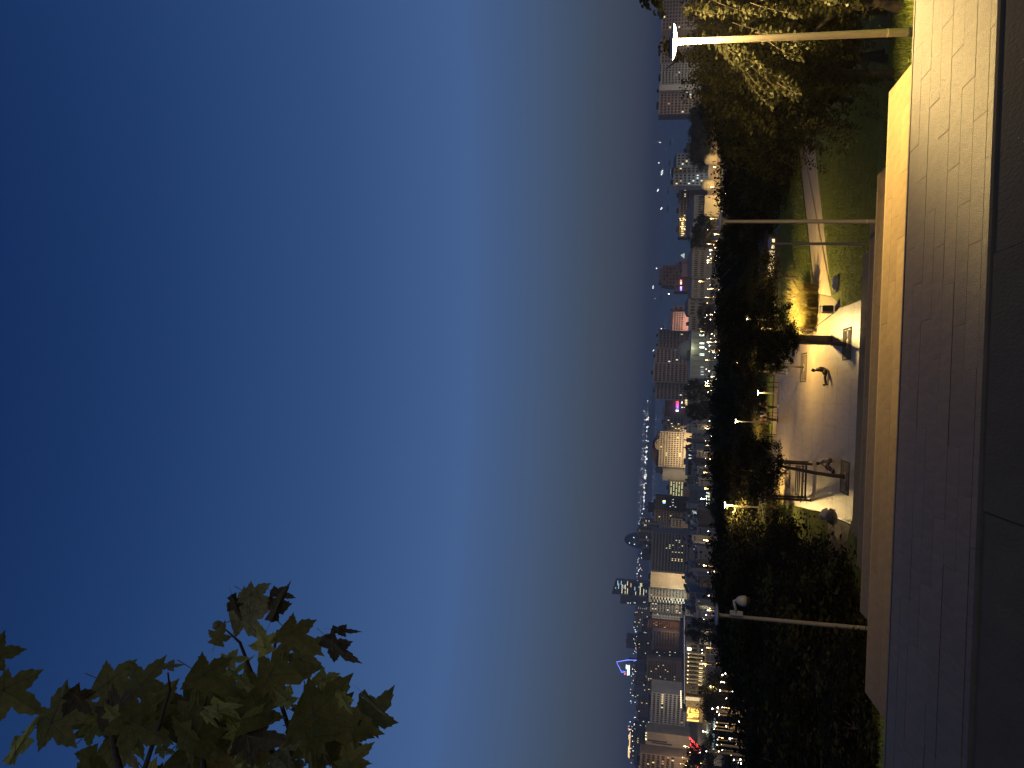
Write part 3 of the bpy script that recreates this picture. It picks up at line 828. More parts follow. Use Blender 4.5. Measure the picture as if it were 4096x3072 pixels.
# litter bin
p = onz(3338, 1238, 0)
t = thing('litter_bin', 'dark litter bin with a sloping hood at the corner of plaza and lawn', 'bin', (p.x, p.y, 0.0), 0.25)
t.scale = (0.72, 0.72, 0.78)
MB().box(-0.27, 0.27, -0.22, 0.22, 0.10, 0.86).build('body', DARKM, t)
for k in range(5):
    MB().slab(-0.26 + k * 0.105, -0.17 + k * 0.105, -0.245, -0.222, 0.14, 0.82, 0.004).build('slat', mat('bin_slat', (0.05, 0.04, 0.035), 0.6, 0.2, 6), t)
MB().add([(-0.29, -0.24, 1.02), (0.29, -0.24, 1.02), (0.29, 0.24, 1.06), (-0.29, 0.24, 1.06), (-0.29, -0.24, 0.98), (0.29, -0.24, 0.98), (0.29, 0.24, 1.02), (-0.29, 0.24, 1.02)],
         [(0, 1, 2, 3), (7, 6, 5, 4), (0, 4, 5, 1), (1, 5, 6, 2), (2, 6, 7, 3), (3, 7, 4, 0)]).build('hood', DARKM, t)
for sx in (-0.25, 0.25):
    MB().box(sx - 0.02, sx + 0.02, -0.02, 0.02, 0.0, 1.06).build('post', DARKM, t)
# boulders
def boulder(p, s, m, label, seed):
    g = np.random.default_rng(seed)
    mb = MB().lathe([(0.0, 1.0), (0.45, 0.93), (0.8, 0.65), (1.0, 0.25), (0.98, -0.1), (0.7, -0.3)], 14)
    mb.v = [tuple(np.array(v) * np.array(s) * (1 + 0.16 * math.sin(3 * v[0] + seed) + g.uniform(-0.07, 0.07))) for v in mb.v]
    o = mb.build('boulder', m, loc=p, smooth=False)
    return tag(o, label, 'boulder')
PALE = mat('pale_rock', (0.36, 0.35, 0.35), 0.7, 0.12, 2, 0.7, 9)
q = onz(3308, 2062, 0)
boulder((q.x + 0.12, q.y - 0.3, 0.1), (0.36, 0.32, 0.36), PALE, 'pale rounded boulder with dark stains at the left corner of the plaza', 3)
boulder((q.x + 0.1, q.y - 1.2, 0.02), (0.5, 0.35, 0.26), mat('dark_rock', (0.09, 0.085, 0.08), 0.8, 0.2, 2, 0.7, 9), 'low dark boulder leaning against the pale boulder', 8)
q = onz(3352, 1136, 0)
boulder((q.x, q.y, 0.06), (0.42, 0.35, 0.32), mat('grey_rock', (0.36, 0.35, 0.32), 0.8, 0.2, 3, 0.7, 9), 'grey flat topped rock lying in the lawn before the footpath', 5)
# thin marker posts on the lower promenade
for i, (y, lab) in enumerate([(1530, 'first thin post behind the plaza edge, counted from the round tree'), (1549, 'taller thin post behind the plaza edge, right of the edge lamp'), (1740, 'thin post behind the plaza edge by the last golden grass clump'), (1756, 'thin leaning post right of the timber swing top')]):
    q = at(3112, y, 67.0)
    t = thing('post', lab, 'post', (q.x, 67.0 + i * 0.1, -3.0), 0, 'thin posts behind the plaza edge')
    hh = (3.6, 3.9, 3.8, 3.4)[i]
    MB().tube([(0, 0, 0), (0.02 * (i == 3) * 10, 0, hh)], 0.035, 8).build('shaft', DARKM, t)
    MB().lathe([(0.05, hh - 0.01), (0.05, hh + 0.03), (0.0, hh + 0.05)], 8, c=(0.2 if i == 3 else 0, 0, 0)).build('cap', DARKM, t)

# ---- timber swing frame
sw = thing('pergola_swing', 'dark timber pergola swing bench with a slatted side wall, at the left of the plaza', 'swing', (-5.5, 51.2, 0.0), 0.0)
px0, px1 = -1.18, 1.14
for (x_, y_) in ((px0, -0.55), (px1, -0.55), (px0, 0.75), (px1, 0.75)):
    MB().slab(x_ - 0.07, x_ + 0.07, y_ - 0.07, y_ + 0.07, 0, 2.85, 0.01).build('post', WOOD, sw)
for y_ in (-0.62, 0.68):
    MB().slab(px0 - 0.35, px1 + 0.3, y_ - 0.05, y_ + 0.09, 2.85, 3.03, 0.01).build('beam', WOOD, sw)
for k in range(11):
    x_ = px0 - 0.1 + k * 0.245
    MB().slab(x_ - 0.03, x_ + 0.03, -0.95, 1.1, 3.032, 3.14, 0.008).build('rafter', WOOD, sw)
for k in range(12):
    z_ = 0.35 + k * 0.2
    MB().slab(px0 - 0.095, px0 - 0.075, -0.48, 0.68, z_, z_ + 0.12, 0.004).build('side_slat', WOOD, sw)
for k in range(5):
    MB().slab(-0.98, 0.95, -0.36 + k * 0.11, -0.27 + k * 0.11, 0.44, 0.475, 0.005).build('seat_slat', WOOD, sw)
for k in range(3):
    zz = 0.55 + k * 0.105
    MB().slab(-0.98, 0.95, 0.20 + k * 0.03, 0.225 + k * 0.03, zz, zz + 0.075, 0.004).build('back_slat', WOOD, sw)
for x_ in (-0.98, 0.92, -0.03):
    MB().slab(x_, x_ + 0.06, -0.38, 0.3, 0.38, 0.438, 0.005).build('seat_bearer', WOOD, sw)
for x_ in (-0.98, 0.92):
    MB().slab(x_, x_ + 0.06, -0.38, 0.32, 0.72, 0.77, 0.005).build('armrest', WOOD, sw)
    MB().box(x_ + 0.01, x_ + 0.05, -0.36, -0.31, 0.46, 0.72).build('arm_support', WOOD, sw)
    for y_ in (-0.33, 0.28):
        MB().tube([(x_ + 0.03, y_, 0.76), (x_ + 0.03, 0.0, 2.9)], 0.012, 5).build('chain', DARKM, sw)
MB().slab(px0 - 0.04, px1 + 0.04, -0.6, -0.5, 0.30, 0.40, 0.01).build('front_rail', WOOD, sw)

# ================================================================== PEOPLE
def skin_mesh(name, pts, edges, rads, m, root=0, sub=2):
    me = bpy.data.meshes.new(name)
    me.from_pydata([tuple(p_) for p_ in pts], edges, [])
    o = bpy.data.objects.new(name, me)
    COL.objects.link(o)
    o.modifiers.new('skin', 'SKIN')
    ms = o.modifiers.new('sub', 'SUBSURF')
    ms.levels = ms.render_levels = sub
    bpy.context.view_layer.update()
    sv = me.skin_vertices[0].data if me.skin_vertices else None
    for i, r in enumerate(rads):
        sv[i].radius = r if isinstance(r, tuple) else (r, r)
        sv[i].use_root = (i == root)
    o.modifiers['skin'].use_smooth_shade = True
    dg = bpy.context.evaluated_depsgraph_get()
    dg.update()
    res = bpy.data.meshes.new_from_object(o.evaluated_get(dg))
    bpy.data.objects.remove(o)
    res.name = name
    res.materials.clear()
    res.materials.append(m)
    return res
BASEP = dict(hip=(0, 0, .93), spine=(0, .0, 1.12), chest=(0, 0, 1.30), neck=(0, .01, 1.47), head=(0, 0, 1.58), crown=(0, .01, 1.68),
             shL=(-.18, 0, 1.41), elL=(-.24, .02, 1.13), wrL=(-.25, -.04, .89), shR=(.18, 0, 1.41), elR=(.24, .02, 1.13), wrR=(.25, -.04, .89),
             hpL=(-.10, 0, .90), knL=(-.11, -.01, .49), anL=(-.12, .03, .08), toL=(-.13, -.15, .03), hpR=(.10, 0, .90), knR=(.11, -.01, .49), anR=(.12, .03, .08), toR=(.13, -.15, .03))
RADP = dict(hip=(.145, .10), spine=(.125, .09), chest=(.15, .10), neck=.052, head=(.078, .095), crown=(.06, .07), sh=.055, el=.040, wr=.027, hp=.085, kn=.055, an=.036, to=.034)
def person(label, loc, rz, pose, skin, top, bottom, hair, shoes, long_hair=False, sleeves=True, shorts=False, scale=1.0, group=None):
    P_ = {k: Vector(v) for k, v in BASEP.items()}
    for k, v in pose.items():
        P_[k] = Vector(v)
    names = list(P_)
    idx = {n_: i for i, n_ in enumerate(names)}
    rad = [RADP.get(n_, RADP.get(n_[:2], .05)) for n_ in names]
    E = [('hip', 'spine'), ('spine', 'chest'), ('chest', 'neck'), ('neck', 'head'), ('head', 'crown'), ('hip', 'hpL'), ('hpL', 'knL'), ('knL', 'anL'), ('anL', 'toL'), ('hip', 'hpR'), ('hpR', 'knR'), ('knR', 'anR'), ('anR', 'toR'),
         ('chest', 'shL'), ('shL', 'elL'), ('elL', 'wrL'), ('chest', 'shR'), ('shR', 'elR'), ('elR', 'wrR')]
    pts = [P_[n_] for n_ in names]
    ed = [(idx[a], idx[b]) for a, b in E]
    rr = list(rad)
    # nose, hands with palms, four fingers and a thumb
    def addv(p_, r_, frm):
        pts.append(Vector(p_)); rr.append(r_); ed.append((frm, len(pts) - 1)); return len(pts) - 1
    hd = P_['head']
    up = (P_['crown'] - hd).normalized()
    fwd = Vector(pose.get('face', (0, -1, 0))).normalized()
    sd = fwd.cross(up).normalized()
    addv(hd + fwd * 0.105 - up * 0.005, .014, idx['head'])
    addv(hd + fwd * 0.07 - up * 0.075, .035, idx['head'])
    for s_, side in ((-1, 'L'), (1, 'R')):
        wv, ev = P_['wr' + side], P_['el' + side]
        d = (wv - ev).normalized()
        c_ = d.cross(Vector((0, 1, 0.3))).normalized()
        pm = addv(wv + d * 0.06, (.036, .018), idx['wr' + side])
        for q_ in range(4):
            b0 = addv(wv + d * 0.10 + c_ * (q_ - 1.5) * 0.019, .0095, pm)
            L = (.06, .072, .066, .05)[q_]
            b1 = addv(wv + d * (0.10 + L * .55) + c_ * (q_ - 1.5) * 0.021 + Vector((0, -.006, 0)), .0085, b0)
            addv(wv + d * (0.10 + L) + c_ * (q_ - 1.5) * 0.02 + Vector((0, -.022, 0)), .007, b1)
        th = addv(wv + d * 0.05 - c_ * 0.045, .011, pm)
        addv(wv + d * 0.09 - c_ * 0.062, .009, th)
    t = thing('person', label, 'person', loc, rz, group)
    t.scale = (scale,) * 3
    link('body', skin_mesh('body', pts, ed, rr, skin, idx['hip'], 1), t)
    def garment(nm, chain, grow, m, cut={}):
        nn = []
        for a, b in chain:
            for q_ in (a, b):
                if q_ not in nn: nn.append(q_)
        pp, r2 = [], []
        for n_ in nn:
            p_ = P_[n_]
            if n_ in cut:
                o_, f_ = cut[n_]
                p_ = P_[o_].lerp(P_[n_], f_)
            pp.append(p_)
            r_ = rad[idx[n_]]
            if n_ in ('neck',): r_ = .06
            r2.append(tuple(c + grow for c in r_) if isinstance(r_, tuple) else r_ + grow)
        link(nm, skin_mesh(nm, pp, [(nn.index(a), nn.index(b)) for a, b in chain], r2, m, 0, 1), t)
    arm = [('chest', 'shL'), ('shL', 'elL'), ('elL', 'wrL'), ('chest', 'shR'), ('shR', 'elR'), ('elR', 'wrR')]
    if not sleeves:
        arm = [('chest', 'shL'), ('shL', 'elL'), ('chest', 'shR'), ('shR', 'elR')]
    garment('top', [('hip', 'spine'), ('spine', 'chest'), ('chest', 'neck')] + arm, .016, top,
            dict(neck=('chest', .8), **({} if sleeves else dict(elL=('shL', .45), elR=('shR', .45)))))
    if shorts:
        garment('shorts', [('spine', 'hip'), ('hip', 'hpL'), ('hpL', 'knL'), ('hip', 'hpR'), ('hpR', 'knR')], .022, bottom, dict(spine=('hip', .4), knL=('hpL', .5), knR=('hpR', .5)))
    else:
        garment('trousers', [('spine', 'hip'), ('hip', 'hpL'), ('hpL', 'knL'), ('knL', 'anL'), ('hip', 'hpR'), ('hpR', 'knR'), ('knR', 'anR')], .019, bottom, dict(spine=('hip', .4), anL=('knL', .93), anR=('knR', .93)))
    hm = MB()
    hc = P_['head'].lerp(P_['crown'], .55) - fwd * 0.02
    prof = [(0.0, .105), (.06, .09), (.098, .05), (.108, 0), (.10, -.045), (.06, -.08)]
    hm.lathe(prof, 14)
    q3 = Vector((0, 0, 1)).rotation_difference(up)
    hm.v = [tuple(hc + q3 @ Vector(v)) for v in hm.v]
    if long_hair:
        bk = -fwd
        hm.tube([hc + bk * .06, P_['neck'] + bk * .10, P_['chest'] + bk * .15 + Vector((0, 0, .02)), P_['spine'] + bk * .14 + Vector((0, 0, .04))], [.09, .11, .12, .05], 10)
    hm.build('hair', hair, t, smooth=True)
    for side in 'LR':
        a_, b_ = P_['an' + side], P_['to' + side]
        dd = (b_ - a_)
        MB().tube([a_ - dd * .25 + Vector((0, 0, -.03)), a_ + Vector((0, 0, -.02)), a_ + dd * .6, b_ + dd * .2], [.04, .05, .045, .028], 8).build('shoe', shoes, t, smooth=True)
    for s_ in (-1, 1):
        MB().lathe([(0, .011), (.011, 0), (0, -.011)], 8, c=tuple(hd + fwd * .088 + sd * .03 * s_ + up * .02)).build('eye', DARKM, t)
        MB().lathe([(0, .028), (.014, .01), (.012, -.015), (0, -.025)], 8, c=tuple(hd + sd * .088 * s_)).build('ear', skin, t)
    return t
SKIN = mat('skin', (0.32, 0.19, 0.12), 0.55, 0.08, 5)
BLK = mat('black_cloth', (0.018, 0.017, 0.018), 0.85, 0.2, 9)
NAVY = mat('dark_blue_cloth', (0.02, 0.022, 0.03), 0.85, 0.2, 9)
GREYC = mat('grey_cloth', (0.09, 0.085, 0.08), 0.85, 0.15, 9)
WHT = mat('white_cloth', (0.62, 0.57, 0.52), 0.85, 0.08, 9)
TAN = mat('tan_cloth', (0.10, 0.085, 0.035), 0.85, 0.2, 9)
HAIR = mat('dark_hair', (0.012, 0.009, 0.007), 0.6, 0.2, 20)
PINK = mat('pink_hair', (0.5, 0.25, 0.2), 0.7, 0.2, 20)
SHOE = mat('white_shoe', (0.5, 0.48, 0.46), 0.6, 0.1, 9)
GR = 'three friends at the far edge of the plaza'
q = onz(3113, 1630, 0)
person('person in black jacket and trousers at the right of the three, leaning towards the others', (q.x, 64.1, 0), math.radians(70),
       dict(spine=(0, -.06, 1.12), chest=(0, -.15, 1.28), neck=(0, -.22, 1.43), head=(0, -.27, 1.53), crown=(0, -.30, 1.63), shL=(-.18, -.14, 1.38), shR=(.18, -.14, 1.38), elL=(-.2, -.3, 1.18), wrL=(-.12, -.46, 1.1), elR=(.2, -.26, 1.15), wrR=(.16, -.42, 1.02), anL=(-.12, -.12, .08), toL=(-.13, -.3, .03)), SKIN, BLK, BLK, HAIR, SHOE, group=GR)
q = onz(3113, 1660, 0)
person('woman seen from behind with very long black hair, white top, black shorts and bare legs', (q.x, 64.0, 0), math.radians(190),
       dict(elL=(-.3, -.05, 1.2), wrL=(-.22, -.25, 1.12), elR=(.32, 0, 1.18), wrR=(.2, -.2, 1.2), hpL=(-.11, 0, .9), hpR=(.11, 0, .9), knL=(-.14, -.01, .48), knR=(.14, -.01, .48), anL=(-.17, .02, .08), anR=(.18, .02, .08), toL=(-.19, -.15, .03), toR=(.2, -.15, .03)), SKIN, WHT, BLK, HAIR, BLK, long_hair=True, sleeves=False, shorts=True, scale=.98, group=GR)
q = onz(3113, 1680, 0)
person('person in tan top and black trousers at the left of the three, one arm raised', (q.x, 64.15, 0), math.radians(-60),
       dict(chest=(.0, -.05, 1.32), head=(0, -.10, 1.60), crown=(0, -.10, 1.71), elL=(-.28, -.2, 1.28), wrL=(-.16, -.36, 1.36), elR=(.3, -.08, 1.2), wrR=(.34, -.3, 1.28)), SKIN, TAN, BLK, mat('brown_hair', (0.09, 0.06, 0.03), 0.7, 0.2, 20), BLK, sleeves=False, group=GR)
q = onz(3150, 1490, 0)
person('person standing alone in dark top and pale trousers, hands on hips, behind the sapling grate', (q.x, q.y, 0), math.radians(25),
       dict(elL=(-.36, .06, 1.2), wrL=(-.22, -.04, 1.02), elR=(.36, .06, 1.2), wrR=(.22, -.04, 1.02)), SKIN, BLK, GREYC, PINK, SHOE, scale=1.02)
SIT = dict(hip=(0, 0, .14), spine=(0, -.02, .34), chest=(0, -.03, .54), neck=(0, -.04, .70), head=(0, -.07, .80), crown=(0, -.07, .90),
           shL=(-.18, -.03, .64), shR=(.18, -.03, .64), elL=(-.25, .08, .38), wrL=(-.22, .06, .14), elR=(.25, -.08, .38), wrR=(.18, -.3, .24),
           hpL=(-.10, -.04, .12), hpR=(.10, -.04, .12), knL=(-.12, -.46, .14), knR=(.12, -.46, .16), anL=(-.12, -.88, .07), anR=(.12, -.88, .07), toL=(-.13, -.95, .2), toR=(.13, -.95, .2))
q = onz(3313, 1479, 0)
person('person in black sitting upright on the plaza with legs stretched out and a long shadow', (q.x, q.y, 0), math.radians(-100), SIT, SKIN, BLK, BLK, HAIR, BLK)
q = onz(3330, 1842, 0)
S2 = dict(SIT, chest=(0, -.1, .53), neck=(0, -.17, .68), head=(0, -.24, .76), crown=(0, -.27, .86), shL=(-.18, -.1, .62), shR=(.18, -.1, .62), elL=(-.24, -.25, .42), wrL=(-.18, -.45, .35), elR=(.24, -.25, .42), wrR=(.18, -.45, .35),
          knL=(-.14, -.36, .38), knR=(.14, -.36, .36), anL=(-.12, -.66, .07), anR=(.12, -.70, .07), toL=(-.13, -.82, .05), toR=(.13, -.86, .05))
person('person in a white shirt sitting on the plaza bent forward over raised knees', (q.x, q.y, 0), math.radians(-55), S2, SKIN, WHT, GREYC, HAIR, BLK, sleeves=False)

# ================================================================== PLANE TREE OVER THE VIEWPOINT
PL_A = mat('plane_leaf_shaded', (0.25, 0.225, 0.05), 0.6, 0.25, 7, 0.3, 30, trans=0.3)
PL_B = mat('plane_leaf_lit', (0.46, 0.46, 0.11), 0.6, 0.2, 7, 0.3, 30, trans=0.35)  # brighter copy of the shaded leaf, light put into its colour
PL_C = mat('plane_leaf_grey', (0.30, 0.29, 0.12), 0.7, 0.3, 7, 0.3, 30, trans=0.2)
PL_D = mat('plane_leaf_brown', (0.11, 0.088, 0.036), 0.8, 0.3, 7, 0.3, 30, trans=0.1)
VEIN = mat('leaf_vein', (0.16, 0.15, 0.07), 0.6, 0.1, 9)
def plane_leaf(seed, mtl, curl=0.15):
    g = random.Random(seed)
    lobes = [(-118, .52), (-62, .80), (0, 1.0), (62, .80), (118, .52)]
    out = []
    def pt(a, r):
        a = math.radians(a)
        return (math.sin(a) * r, math.cos(a) * r)
    out.append(pt(-168, .26))
    for i, (a, r) in enumerate(lobes):
        a += g.uniform(-5, 5); r *= g.uniform(.9, 1.08)
        out += [pt(a - 24, r * .62), pt(a - 15, r * .66), pt(a - 10, r * .80), pt(a - 6, r * .80), pt(a, r), pt(a + 6, r * .80), pt(a + 11, r * .79), pt(a + 16, r * .64), pt(a + 23, r * .60)]
        if i < 4:
            nr = lobes[i + 1][1]
            out.append(pt((a + lobes[i + 1][0]) / 2, min(r, nr) * .50))
    out.append(pt(168, .26))
    mb = MB()
    ph = g.uniform(0, 6)
    def bend(x, y, k=0):
        rr = math.hypot(x, y)
        return (x, y + .0, -curl * rr * rr + 0.05 * math.sin(5 * x + ph) * rr + abs(x) * curl * 0.8)
    n = len(out)
    vs_ = [bend(0, 0)] + [bend(x * .55, y * .55) for x, y in out] + [bend(x, y) for x, y in out]
    fs = []
    for i in range(n):
        j = (i + 1) % n
        fs += [(0, 1 + i, 1 + j), (1 + i, 1 + n + i, 1 + n + j, 1 + j)]
    mb.add(vs_, fs, 0)
    for a, r in lobes:
        x, y = pt(a, r * .9)
        b1, b2 = Vector(bend(x * .5, y * .5)), Vector(bend(x, y))
        mb.tube([Vector((0, 0, .004)), b1 + Vector((0, 0, .005)), b2 + Vector((0, 0, .004))], [.012, .008, .003], 4, False, 1)
    mb.tube([(0, 0, 0), (0.02, -.25, .05), (0.05, -.55, .14)], [.012, .011, .013], 5, True, 1)
    return mb.mesh('leaf', [mtl, VEIN])
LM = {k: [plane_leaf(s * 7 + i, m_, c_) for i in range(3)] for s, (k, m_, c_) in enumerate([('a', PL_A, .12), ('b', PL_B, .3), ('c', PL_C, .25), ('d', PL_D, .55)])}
pt_ = thing('plane_tree', 'plane tree leaning over the viewpoint, its lobed leaves filling the upper left', 'tree', (-3.6, 1.9, 8.8), 0)
tb = Vector(pt_.location)
def L_(v):
    return Vector(v) - tb
MB().tube([(0, 0, -0.1), (0.0, 0.05, 1.4), (0.06, 0.15, 2.9), (0.2, 0.3, 4.6), (0.3, 0.4, 6.0)], [0.16, 0.13, 0.11, 0.08, 0.04], 14).build('trunk', mat('plane_bark', (0.2, 0.18, 0.13), 0.85, 0.35, 3, 0.5, 12), pt_, smooth=True)
br = [([(1700, 3700), (1300, 3350), (1080, 3000), (1000, 2830), (960, 2700)], 2.7, [.035, .024, .014, .010, .006]),
      ([(1000, 2830), (1010, 2700), (960, 2570), (905, 2520)], 2.7, [.009, .008, .006, .003]),
      ([(1170, 2960), (1120, 2800), (1090, 2640), (1110, 2520)], 2.72, [.010, .008, .007, .004]),
      ([(700, 3600), (520, 3250), (460, 3000), (430, 2800)], 2.5, [.03, .018, .012, .006]),
      ([(520, 3250), (620, 2950), (680, 2760), (672, 2690)], 2.55, [.012, .008, .005, .003]),
      ([(900, 3500), (820, 3150), (800, 2900), (830, 2760)], 2.6, [.02, .014, .009, .005]),
      ([(1300, 3350), (1380, 3100), (1420, 2950), (1440, 2880)], 2.65, [.012, .009, .006, .004])]
for pts, Yd, rads in br:
    MB().tube([L_(at(x, y, Yd)) for x, y in pts], rads, 7).build('branch', BARK, pt_, smooth=True)
for st, en in (((0.06, 0.15, 2.9), (1700, 3700, 2.7)), ((0.0, 0.05, 1.9), (1700, 3700, 2.7)), ((0.1, 0.2, 3.6), (700, 3600, 2.5)), ((0.1, 0.2, 3.4), (900, 3500, 2.6))):
    MB().tube([st, L_(at(*en))], [.05, .035], 8).build('branch', BARK, pt_, smooth=True)
def leaf(x, y, size, rot, kind='a', Yd=2.6, tilt=0.35, fold=1.0, i=0):
    c_ = at(x, y, Yd)
    s_ = size / FOC * Yd * 0.70
    # leaf plane roughly square to the sight line, then tipped at random
    d = (c_ - Vector((0, 0, EYE))).normalized()
    M_ = d.to_track_quat('Z', 'Y').to_matrix().to_4x4()
    g = random.Random(int(x * 7 + y))
    R = Matrix.Rotation(math.radians(rot), 4, 'Z') @ Matrix.Rotation(g.uniform(-tilt, tilt), 4, 'X') @ Matrix.Rotation(g.uniform(-tilt, tilt), 4, 'Y')
    o = link('leaf', LM[kind][(i + int(x)) % 3], pt_)
    o.matrix_basis = Matrix.Translation(L_(c_)) @ M_ @ R @ Matrix.Diagonal((s_ * fold, s_, s_, 1))
    return o
# x, y in the photo, size, rotation, kind
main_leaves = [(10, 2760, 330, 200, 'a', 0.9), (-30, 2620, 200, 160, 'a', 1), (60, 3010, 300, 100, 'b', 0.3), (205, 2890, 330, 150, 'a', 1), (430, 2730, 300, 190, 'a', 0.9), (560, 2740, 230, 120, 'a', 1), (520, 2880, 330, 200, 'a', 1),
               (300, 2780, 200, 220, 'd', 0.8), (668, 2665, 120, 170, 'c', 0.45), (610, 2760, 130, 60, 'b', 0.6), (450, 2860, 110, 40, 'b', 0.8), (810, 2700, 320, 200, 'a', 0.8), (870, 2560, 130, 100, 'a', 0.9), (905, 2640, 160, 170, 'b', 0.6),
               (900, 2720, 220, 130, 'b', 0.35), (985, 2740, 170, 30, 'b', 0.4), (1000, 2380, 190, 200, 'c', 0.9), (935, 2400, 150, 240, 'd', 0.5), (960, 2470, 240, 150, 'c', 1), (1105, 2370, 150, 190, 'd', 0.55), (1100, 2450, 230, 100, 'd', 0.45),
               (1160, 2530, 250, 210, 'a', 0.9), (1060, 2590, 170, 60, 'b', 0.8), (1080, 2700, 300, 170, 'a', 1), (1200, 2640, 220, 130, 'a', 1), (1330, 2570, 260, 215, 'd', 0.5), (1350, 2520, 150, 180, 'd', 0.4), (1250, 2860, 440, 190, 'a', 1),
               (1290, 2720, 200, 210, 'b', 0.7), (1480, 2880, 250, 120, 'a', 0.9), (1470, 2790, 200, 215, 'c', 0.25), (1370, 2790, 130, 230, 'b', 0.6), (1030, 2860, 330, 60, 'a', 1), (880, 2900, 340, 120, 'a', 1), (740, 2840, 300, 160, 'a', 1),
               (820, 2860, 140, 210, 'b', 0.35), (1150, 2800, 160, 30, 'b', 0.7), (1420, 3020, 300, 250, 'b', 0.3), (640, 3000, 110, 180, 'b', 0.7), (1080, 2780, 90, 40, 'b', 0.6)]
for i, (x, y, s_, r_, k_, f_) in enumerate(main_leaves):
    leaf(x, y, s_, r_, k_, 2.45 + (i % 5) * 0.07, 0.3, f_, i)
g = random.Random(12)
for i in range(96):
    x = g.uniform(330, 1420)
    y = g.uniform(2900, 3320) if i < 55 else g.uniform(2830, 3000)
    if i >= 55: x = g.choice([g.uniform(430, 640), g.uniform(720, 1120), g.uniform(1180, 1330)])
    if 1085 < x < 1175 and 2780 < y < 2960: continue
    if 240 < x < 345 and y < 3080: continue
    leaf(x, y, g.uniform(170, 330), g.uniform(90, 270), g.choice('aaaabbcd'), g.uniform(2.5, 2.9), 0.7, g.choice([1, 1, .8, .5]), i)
sb = MB().lathe([(0.0, 1), (.5, .87), (.87, .5), (1, 0), (.87, -.5), (.5, -.87), (0, -1)], 14)
sb.v = [tuple(Vector(v) * .02 * (1 + .12 * ((i * 7) % 3 - 1))) for i, v in enumerate(sb.v)]
sb.build('seed_ball', mat('seed_ball', (0.22, 0.2, 0.09), 0.9, 0.2, 30), pt_, L_(at(872, 2503, 2.7)))
# ================================================================== TOWN
GLD = mat('window_glass_dark', (0.012, 0.013, 0.016), 0.25, 0.1, 1)
W_ON = glow('window_lit_warm', (1.0, 0.76, 0.36), 1.4)
W_WH = glow('window_lit_white', (0.9, 0.95, 0.85), 1.2)
W_OR = glow('window_lit_orange', (1.0, 0.48, 0.2), 0.7)
W_YE = glow('window_lit_yellow', (0.9, 0.9, 0.45), 1.0)
FRM = mat('window_frame', (0.10, 0.095, 0.09), 0.7, 0.1, 1)
WIN = {}
def win_mesh(kind):
    if kind not in WIN:
        mb = MB()
        f = 0.09
        for (a, b, c, d) in ((-.5, .5, 0, f), (-.5, .5, 1 - f, 1), (-.5, -.5 + f, f, 1 - f), (.5 - f, .5, f, 1 - f)):
            mb.box(a, b, -.16, 0.02, c, d, 0)
        mb.add([(-.5 + f, -.05, f), (.5 - f, -.05, f), (.5 - f, -.05, 1 - f), (-.5 + f, -.05, 1 - f)], [(0, 1, 2, 3)], 1)
        mb.box(-.02, .02, -.1, -.05, f, 1 - f, 0)
        WIN[kind] = mb.mesh('window', [FRM, {'d': GLD, 'o': W_ON, 'w': W_WH, 'r': W_OR, 'y': W_YE}[kind]])
    return WIN[kind]
def wallm(key, c, sp=0.12):
    return mat('wall_' + key, c, 0.85, sp, 0.12, 0.2, 2)
CONC = wallm('grey_concrete', (0.30, 0.29, 0.27))
BRWN = wallm('brown_stucco', (0.26, 0.20, 0.16))
LITE = wallm('pale_stucco', (0.45, 0.42, 0.37))
DARKW = wallm('dark_brick', (0.13, 0.11, 0.10))
BLUEW = wallm('blue_grey_panel', (0.20, 0.23, 0.27))
BEIGE = wallm('beige_stone', (0.46, 0.38, 0.27))
PINKW = wallm('pink_stone', (0.48, 0.33, 0.28))
ROOFD = wallm('roof_dark', (0.07, 0.065, 0.075))
ROOFB = wallm('roof_slate_blue', (0.12, 0.14, 0.18))
RIB = wallm('string_course', (0.40, 0.38, 0.34))
GLASSW = mat('tower_glass', (0.05, 0.065, 0.09), 0.25, 0.2, 0.05)

